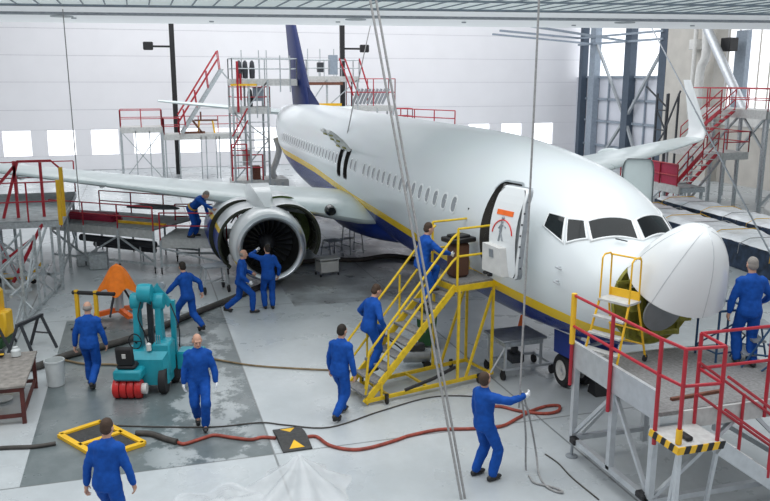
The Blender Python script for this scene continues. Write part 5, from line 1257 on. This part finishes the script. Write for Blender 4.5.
# workbench
t = thing('workbench', 'worn workbench with a dark red metal frame at the left edge', 'table', (-6.05, -10.95, 0), R(0))
MB().box((0, 0, .73), (1.95, 1.1, .05), bev=.01).build('table_top', 'table_top', t, 40)
for x in (-.88, .88):
    for y in (-.48, .48): MB().bar((x, y, 0), (x, y, .7), .07).build('leg', 'table_red', t)
b = MB()
for y in (-.48, .48): b.bar((-.88, y, .66), (.88, y, .66), .06, .09)
for x in (-.88, .88): b.bar((x, -.48, .66), (x, .48, .66), .06, .09)
b.build('apron', 'table_red', t)
for x in (-.88, .88): MB().bar((x, -.48, .16), (x, .48, .16), .06).build('stretcher', 'table_red', t)
MB().bar((-.88, .48, .2), (.88, .48, .2), .05).build('stretcher', 'table_red', t)
b = MB().lathe([(0, .02), (.1, .0), (.16, .02), (.18, .05), (.15, .05), (.0, .04)], n=20); o = b.build('dish', 'bucket_white', None, 40); o.location = (-6.4, -11.0, 0); tag(o, 'pale shallow dish on the floor under the workbench', 'dish')
b = MB().lathe([(.04, 0), (.09, .02), (.09, .13), (.05, .17), (.05, .2)], n=14); o = b.build('bottle', 'bucket_white', None, 40); o.location = (-6.75, -10.75, .756); tag(o, 'small white bottle standing on the worn workbench', 'bottle')
t = thing('bench_vice', 'small dark vice with yellow grip on the worn workbench', 'vice', (-6.85, -11.05, .756)); MB().box((0, 0, .06), (.2, .14, .12), bev=.02).build('body', 'dark_steel', t, 40); MB().box((.14, 0, .13), (.07, .16, .1), bev=.01).build('jaw', 'dark_steel', t, 40); bars('grip', 'safety_yellow', t, [((.2, -.1, .1), (.2, .1, .1), .018)])
b = MB(); n = 24
b.lathe([(.145, 0), (.165, .01), (.19, .50), (.2, .51), (.2, .54), (.185, .54), (.16, .03), (0, .03)], n=n); t = thing('bucket', 'tall pale plastic bucket on the floor behind the workbench', 'bucket', (-6.99, -10.1, 0)); b.build('tub', 'bucket_white', t, 40)
MB().path([(0, .2*math.cos(a), .5-.24*math.sin(a)) for a in [PI*k/10 for k in range(11)]], .008, 5).build('handle', 'steel_grey', t, 40)
# cable ramp frame
t = thing('ramp_frame', 'yellow-edged black ramp frame lying flat on the dark floor bay', 'ramp', (-4.0, -9.1, 0))
q = [V((-4.37, -9.81, 0)), V((-4.75, -9.15, 0)), V((-3.62, -8.42, 0)), V((-3.28, -9.12, 0))]
MB().prism(q, (0, 0, .03)).build('mat', 'ramp_black', t, None, True)
for k in range(4): MB().bar(q[k]+V((0, 0, .035)), q[(k+1) % 4]+V((0, 0, .035)), .1, .06).build('edge', 'safety_yellow', t, None, True)
MB().bar(vl(q[0], q[3], .5)+V((0, 0, .035)), vl(q[1], q[2], .5)+V((0, 0, .035)), .09, .06).build('edge', 'safety_yellow', t, None, True)
# floor plate with warning triangles
t = thing('hose_ramp', 'dark square hose ramp plate with two yellow warning triangles', 'ramp', (-3.12, -5.97, 0), R(2))
b = MB(); b.loft([[(-.46, y, .003) for y in (-.25, .25)]+[(-.46, .25, .02), (-.46, -.25, .02)], [(-.1, y, .003) for y in (-.25, .25)]+[(-.1, .25, .08), (-.1, -.25, .08)], [(.1, y, .003) for y in (-.25, .25)]+[(.1, .25, .08), (.1, -.25, .08)], [(.46, y, .003) for y in (-.25, .25)]+[(.46, .25, .02), (.46, -.25, .02)]]); b.build('plate', 'ramp_black', t)
def plate_z(x): return .083 if abs(x) < .1 else lerp(.083, .023, (abs(x)-.1)/.36)
for x0, x1 in ((.40, .16), (-.40, -.16)): MB().add([V((x0, -.13, plate_z(x0))), V((x0, .13, plate_z(x0))), V((x1, 0, plate_z(x1)))], [(0, 1, 2)]).build('warning_triangle', 'safety_yellow', t)
# hoses and cables on the floor
def hose(name, label, pts, r, m, cat='hose', z=None, n=6):
    o = MB().path(smoothpath([V((p[0], p[1], (p[2] if len(p) > 2 else 0)+r)) for p in pts], n), r, 8).build(name, m, None, 60); tag(o, label, cat); return o
hose('air_hose', 'dark hose running from the left edge to the yellow ramp frame', [(-4.12, -12.6), (-4.15, -11.6), (-4.12, -10.73), (-4.02, -10.2), (-4.05, -9.85)], .036, 'hose_dark')
hose('air_hose', 'black jointed hose between the yellow ramp frame and the red-brown hose', [(-4.05, -8.55), (-3.95, -8.3), (-3.66, -8.05), (-3.5, -7.88)], .05, 'hose_dark')
hose('air_hose', 'red-brown hose wriggling up to the hose ramp plate', [(-3.5, -7.86), (-3.42, -7.75), (-3.55, -7.45), (-3.62, -7.24), (-3.45, -6.98), (-3.27, -6.67), (-3.3, -6.45), (-3.2, -6.24)], .03, 'hose_red')
hose('air_hose', 'red-brown hose winding from the hose ramp plate past the rope puller', [(-3.1, -5.70), (-3.05, -5.55), (-2.66, -5.41), (-2.41, -5.12), (-2.38, -4.8), (-2.52, -4.3), (-2.64, -3.98), (-2.72, -3.4), (-2.60, -2.89), (-2.53, -2.33), (-2.75, -1.9), (-2.98, -1.51), (-3.12, -1.1), (-3.07, -.86), (-2.85, -1.0), (-2.82, -1.29), (-3.04, -1.67), (-3.32, -1.9), (-3.4, -2.05)], .03, 'hose_red')
hose('supply_hose', 'thick dark hose crossing the dark floor bay towards the engine', [(-7.6, -12.2), (-8.0, -10.9), (-8.02, -10.57), (-8.63, -9.95), (-9.41, -8.68), (-11.01, -7.21), (-12.26, -6.04), (-13.6, -4.9), (-14.6, -4.2)], .085, 'hose_dark')
hose('supply_hose', 'thick dark hose lying under the fuselage behind the engine', [(-15.2, -3.9), (-16.2, -3.31), (-16.35, -2.25), (-16.07, -1.27), (-16.38, -.11), (-15.2, .9)], .08, 'hose_dark')
hose('cable', 'tan cable lying from the turquoise machine towards the yellow stairs', [(-8.1, -7.3), (-7.9, -7.15), (-7.58, -6.88), (-6.98, -6.18), (-6.55, -5.39), (-6.19, -4.59), (-6.0, -4.1)], .022, 'hose_tan', 'cable')
hose('cable', 'thin grey cable across the dark floor bay and the stairs foot', [(-4.6, -9.0), (-4.3, -8.2), (-4.0, -7.2), (-3.95, -6.4), (-3.72, -5.98), (-3.4, -5.24), (-3.82, -4.18), (-4.19, -3.05), (-4.0, -2.25), (-3.6, -1.9)], .014, 'hose_dark', 'cable')
hose('cable', 'dark cord from behind the workbench to the turquoise machine', [(-8.4, -10.8), (-8.34, -10.54), (-8.5, -10.16), (-8.06, -9.61), (-7.79, -8.92), (-7.3, -8.75)], .025, 'hose_tan', 'cable')
hose('cable', 'short dark cable end lying on the floor near the silver platform', [(-1.36, -2.05), (-1.0, -2.0), (-.5, -2.03), (.2, -1.99)], .012, 'hose_dark', 'cable')
# hanging ropes and cables
o = MB().path(smoothpath([(-.72, -2.82, 14), (-.71, -2.83, 7.1), (-.62, -2.93, 1.66), (-.66, -2.9, 1.5), (-.8, -2.72, .8), (-.96, -2.6, .02), (-.7, -2.66, .015), (-.51, -2.67, .02), (-.29, -2.45, .02), (-.12, -2.41, .03), (-.2, -2.5, .02), (-.39, -2.56, .03), (-.75, -2.48, .02), (-1.0, -2.42, .3), (-.9, -2.6, .9), (-.72, -2.84, 1.45)], 8), .016, 7).build('pull_rope', 'rope', None, 60); tag(o, 'grey rope hanging from above, held by a person and looped on the floor', 'rope')
def wire(name, label, a, c, r, m='rope', sag=0.):
    a, c = V(a), V(c); pts = [vl(a, c, k/12)+V((0, 0, -sag*4*(k/12)*(1-k/12))) for k in range(13)]
    o = MB().path(pts, r, 6).build(name, m, None, 60); tag(o, label, 'cable')
da = V((-.41, -3.9, 0)); dt = V((-2.3, -4.74, 7.24))
wire('hoist_cable', 'thick grey hoist cable slanting across the stairs to the floor, left strand', da+V((0, -.03, 0)), vl(da, dt, 1.9)+V((0, -.06, 0)), .019)
wire('hoist_cable', 'thick grey hoist cable slanting across the stairs to the floor, right strand', da+V((0, .03, 0)), vl(da, dt, 1.9)+V((0, .06, 0)), .019)
wire('guy_wire', 'thin vertical wire hanging in front of the left part of the far wall', (-15.5, -10.0, 2.2), (-15.6, -10.05, 7.99), .014)
wire('guy_wire', 'thin wire slanting over the fuselage crown from the ceiling', (-16.4, -1.75, 3.6), (-27, 3.0, 11.5), .02, sag=-.25)
wire('guy_wire', 'dark wire slanting from the far wing tip past the nose cone to the right', (-8.1, 8.7, .9), (-24, 14.2, 9.5), .03, 'steel_grey')
# plastic sheet heaped at the bottom of the picture
def heap(label, c, r, h, seed):
    b = MB(); rs = []; n = 60
    for j in range(16):
        f = j/15; z = h*(1-f)**1.3; r0 = []
        for k in range(n):
            a = 2*PI*k/n; rr = r*(.04+.96*f)*(1+.22*math.sin(7*a+seed)*(1-abs(f-.6))+.15*noise.noise(V((math.cos(a)*2, math.sin(a)*2, seed+f))))
            r0.append(V((rr*math.cos(a), rr*math.sin(a), max(.004, z+.05*noise.noise(V((rr*math.cos(a)*5, rr*math.sin(a)*5, seed)))*(1-f)))))
        rs.append(r0)
    b.loft(rs, False); b.add(rs[0], [tuple(range(n))]); o = b.build('plastic_sheet', 'film_clear', None, 70); o.location = c; tag(o, label, 'plastic sheet'); return o
heap('clear plastic sheet heaped to a peak on the floor in front of the hose ramp', (-1.4, -6.15, 0), .75, .55, 2)
heap('flat crumpled clear plastic sheet on the floor behind the nearest person', (-1.0, -7.35, 0), .8, .22, 6)
# wheelie bin
t = thing('wheelie_bin', 'dark green wheelie bin standing behind the yellow stairs', 'bin', (-7.2, -2.05, 0), R(160))
b = MB(); b.loft([[(x*w_, y*w_, z) for x, y in ((-.27, -.24), (.27, -.24), (.27, .24), (-.27, .24))] for z, w_ in ((.06, .78), (.85, 1), (.88, 1.06), (.92, 1.06))]); b.build('body', 'bin_green', t, 30)
b = MB(); b.loft([[(x, y, z) for x, y in ((-.3, -.27), (.3, -.27), (.3, .27), (-.3, .27))] for z in (.92, .95)]+[[(x, y, 1.0) for x, y in ((-.26, -.2), (.2, -.2), (.2, .2), (-.26, .2))]]); b.build('lid', 'black_paint', t, 30)
for y in (-.25, .25): MB().lathe([(.04, -.02), (.1, -.02), (.1, .02), (.04, .02)], (-.24, y, .1), (0, 1, 0), 16).build('wheel', 'rubber', t, 40)
bars('handle', 'black_paint', t, [((-.34, -.22, .93), (-.34, .22, .93), .018)])
# equipment cart
t = thing('equipment_cart', 'grey-topped metal cart on castors near the nose wheel', 'cart', (-5.05, -.85, 0), R(4))
MB().box((0, 0, .83), (.85, 1.05, .05), bev=.01).build('table_top', 'steel_grey', t, 40); MB().box((0, 0, .76), (.78, .9, .1)).build('tray', 'galvanised', t)
for x in (-.36, .36):
    for y in (-.42, .42): MB().bar((x, y, .2), (x, y, .75), .045).build('leg', 'aluminium', t)
for x in (-.36, .36): MB().bar((x, -.48, .22), (x, .72, .22), .05).build('base_rail', 'aluminium', t)
for y in (-.45, .7): MB().bar((-.36, y, .22), (.36, y, .22), .05).build('base_rail', 'aluminium', t)
bars('brace', 'aluminium', t, [((.36, -.42, .72), (.36, -.75, .2), .02)])
for x in (-.36, .36):
    for y in (-.46, .7):
        c = MB().lathe([(.04, -.025), (.09, -.025), (.09, .025), (.04, .025)], (x, y, .09), (0, 1, 0), 16).box((x, y, .16), (.06, .07, .1)); c.build('castor', 'rubber', t, 40)
o = MB().box((0, 0, .1), (.4, .3, .2), bev=.03).lathe([(.08, .2), (.08, .3)], n=12).build('valve_block', 'dark_steel', None, 40); o.location = (-5.05, -.85, .25); o.location.z = .245; tag(o, 'dark valve unit inside the grey-topped cart', 'valve')
t = thing('air_compressor', 'grey portable compressor on wheels below the yellow stairs', 'compressor', (-5.9, -2.75, 0), R(80))
MB().lathe([(.05, -.32), (.14, -.28), (.15, 0), (.14, .28), (.05, .32)], (0, 0, .26), (1, 0, 0), 18).build('tank', 'steel_grey', t, 40); MB().box((0, 0, .46), (.35, .2, .16), bev=.03).build('motor', 'dark_steel', t, 40)
for y in (-.15, .15): MB().lathe([(.03, -.02), (.09, -.02), (.09, .02), (.03, .02)], (.22, y, .09), (0, 1, 0), 14).build('wheel', 'rubber', t, 40)
bars('handle', 'black_paint', t, [((-.3, 0, .4), (-.65, 0, .7), .018)])
# small things
def cone(label, loc):
    t = thing('traffic_cone', label, 'cone', loc); MB().box((0, 0, .015), (.28, .28, .03), bev=.01).build('base', 'orange', t, 40); MB().lathe([(.11, .03), (.025, .42), (.0, .43)], n=18).build('body', 'orange', t, 40)
cone('small orange traffic cone on the floor behind the cart', (-7.55, .55, 0))
t = thing('wheel_chock', 'black wheel chock on the floor beside the nose wheel', 'chock', (-3.45, .22, 0)); MB().prism([(-.16, -.15, 0), (.16, -.15, 0), (.08, -.15, .28), (-.1, -.15, .28)], (0, .34, 0)).build('block', 'black_paint', t); bars('rope_handle', 'black_paint', t, [((-.05, .0, .28), (.05, .05, .32), .012)])
def stool(label, loc, h, rz):
    t = thing('step_stool', label, 'steps', loc, rz)
    for s_ in (1, -1): bars('side_frame', 'steel_grey', t, [((-.3, .28*s_, 0), (-.2, .24*s_, h), .02), ((.3, .28*s_, 0), (.2, .24*s_, h), .02), ((-.28, .27*s_, .3), (.28, .27*s_, .3), .015)])
    MB().box((0, 0, h), (.46, .52, .04)).build('top_step', 'steel_grey', t); MB().box((-.3, 0, h*.5), (.2, .5, .03)).build('step', 'steel_grey', t)
stool('taller grey step stool on the floor under the wing root', (-17.6, -1.15, 0), .95, R(20)); stool('lower grey step stool beside the taller one under the wing root', (-17.3, -1.95, 0), .55, R(20))
t = thing('work_cart', 'small white-topped trolley behind the open engine', 'trolley', (-14.6, -2.75, 0), R(12)); MB().box((0, 0, .55), (.5, .7, .04)).build('top', 'pipe_white', t); MB().box((.02, 0, .3), (.45, .62, .35), bev=.02).build('box', 'pipe_white', t, 40)
for x in (-.2, .2):
    for y in (-.3, .3): MB().bar((x, y, .05), (x, y, .53), .03).build('leg', 'galvanised', t); MB().lathe([(.02, -.015), (.05, -.015), (.05, .015), (.02, .015)], (x, y, .05), (0, 1, 0), 12).build('castor', 'rubber', t, 40)
t = thing('engine_cart', 'small dark wheeled stand below the left cowl of the engine', 'stand', (-13.6, -6.35, 0), R(10))
for x in (-.3, .3):
    for y in (-.35, .35): MB().bar((x, y, .12), (x*.8, y*.8, .75), .04).build('leg', 'galvanised', t); MB().lathe([(.05, -.025), (.11, -.025), (.11, .025), (.05, .025)], (x, y, .11), (0, 1, 0), 14).build('castor', 'rubber', t, 40)
MB().box((0, 0, .76), (.55, .65, .05)).build('top', 'steel_grey', t); bars('stretcher', 'galvanised', t, [((-.28, -.33, .3), (.28, .33, .3), .015), ((-.28, .33, .3), (.28, -.33, .3), .015)])
for i, (x, y, lb) in enumerate(((-17.6, -9.7, 'grey electrical box on the floor below the wing dock'), (-18.2, -10.1, 'smaller grey electrical box on the floor below the wing dock'))):
    o = MB().box((0, 0, .25-.05*i), (.5, .6, .5-.1*i), bev=.03).build('equipment_box', 'galvanised', None, 40); o.location = (x, y, 0); tag(o, lb, 'box')

# clutter below the left docks
for k, (a, c, r_, lb) in enumerate((((-19.3, -10.3, .75), (-17.2, -7.9, .75), .12, 'thick dark pipe carried low below the wing dock'), ((-19.8, -9.9, .4), (-18.0, -7.9, .4), .09, 'thinner dark pipe behind the thick one below the wing dock'))):
    o = MB().tube(a, c, r_, 12).build('pipe', 'dark_steel', None, 40); tag(o, lb, 'pipe')
    for q in (.2, .8):
        p = vl(a, c, q); o2 = MB().bar((p.x-.15, p.y, 0), (p.x, p.y, p.z-r_), .05).bar((p.x+.15, p.y, 0), (p.x, p.y, p.z-r_), .05).build('support', 'galvanised', o)
t = thing('trolley_jack', 'low yellow trolley jack on the floor behind the scaffold frame', 'jack', (-16.2, -12.0, 0), R(50)); b = MB().box((0, 0, .18), (1.2, .25, .12), bev=.03).bar((.5, 0, .2), (1.1, 0, .75), .06); b.build('body', 'safety_yellow', t, 40)
for x in (-.5, .5):
    for y in (-.16, .16): MB().lathe([(.04, -.03), (.1, -.03), (.1, .03), (.04, .03)], (x, y, .1), (0, 1, 0), 14).build('wheel', 'rubber', t, 40)
t = thing('tool_case', 'green case with yellow base on the floor at the left picture edge', 'case', (-14.6, -13.1, 0), R(20)); MB().box((0, 0, .2), (.5, .7, .4), bev=.03).build('base', 'safety_yellow', t, 40); MB().box((0, 0, .62), (.45, .6, .44), bev=.04).build('lid', 'bin_green', t, 40)
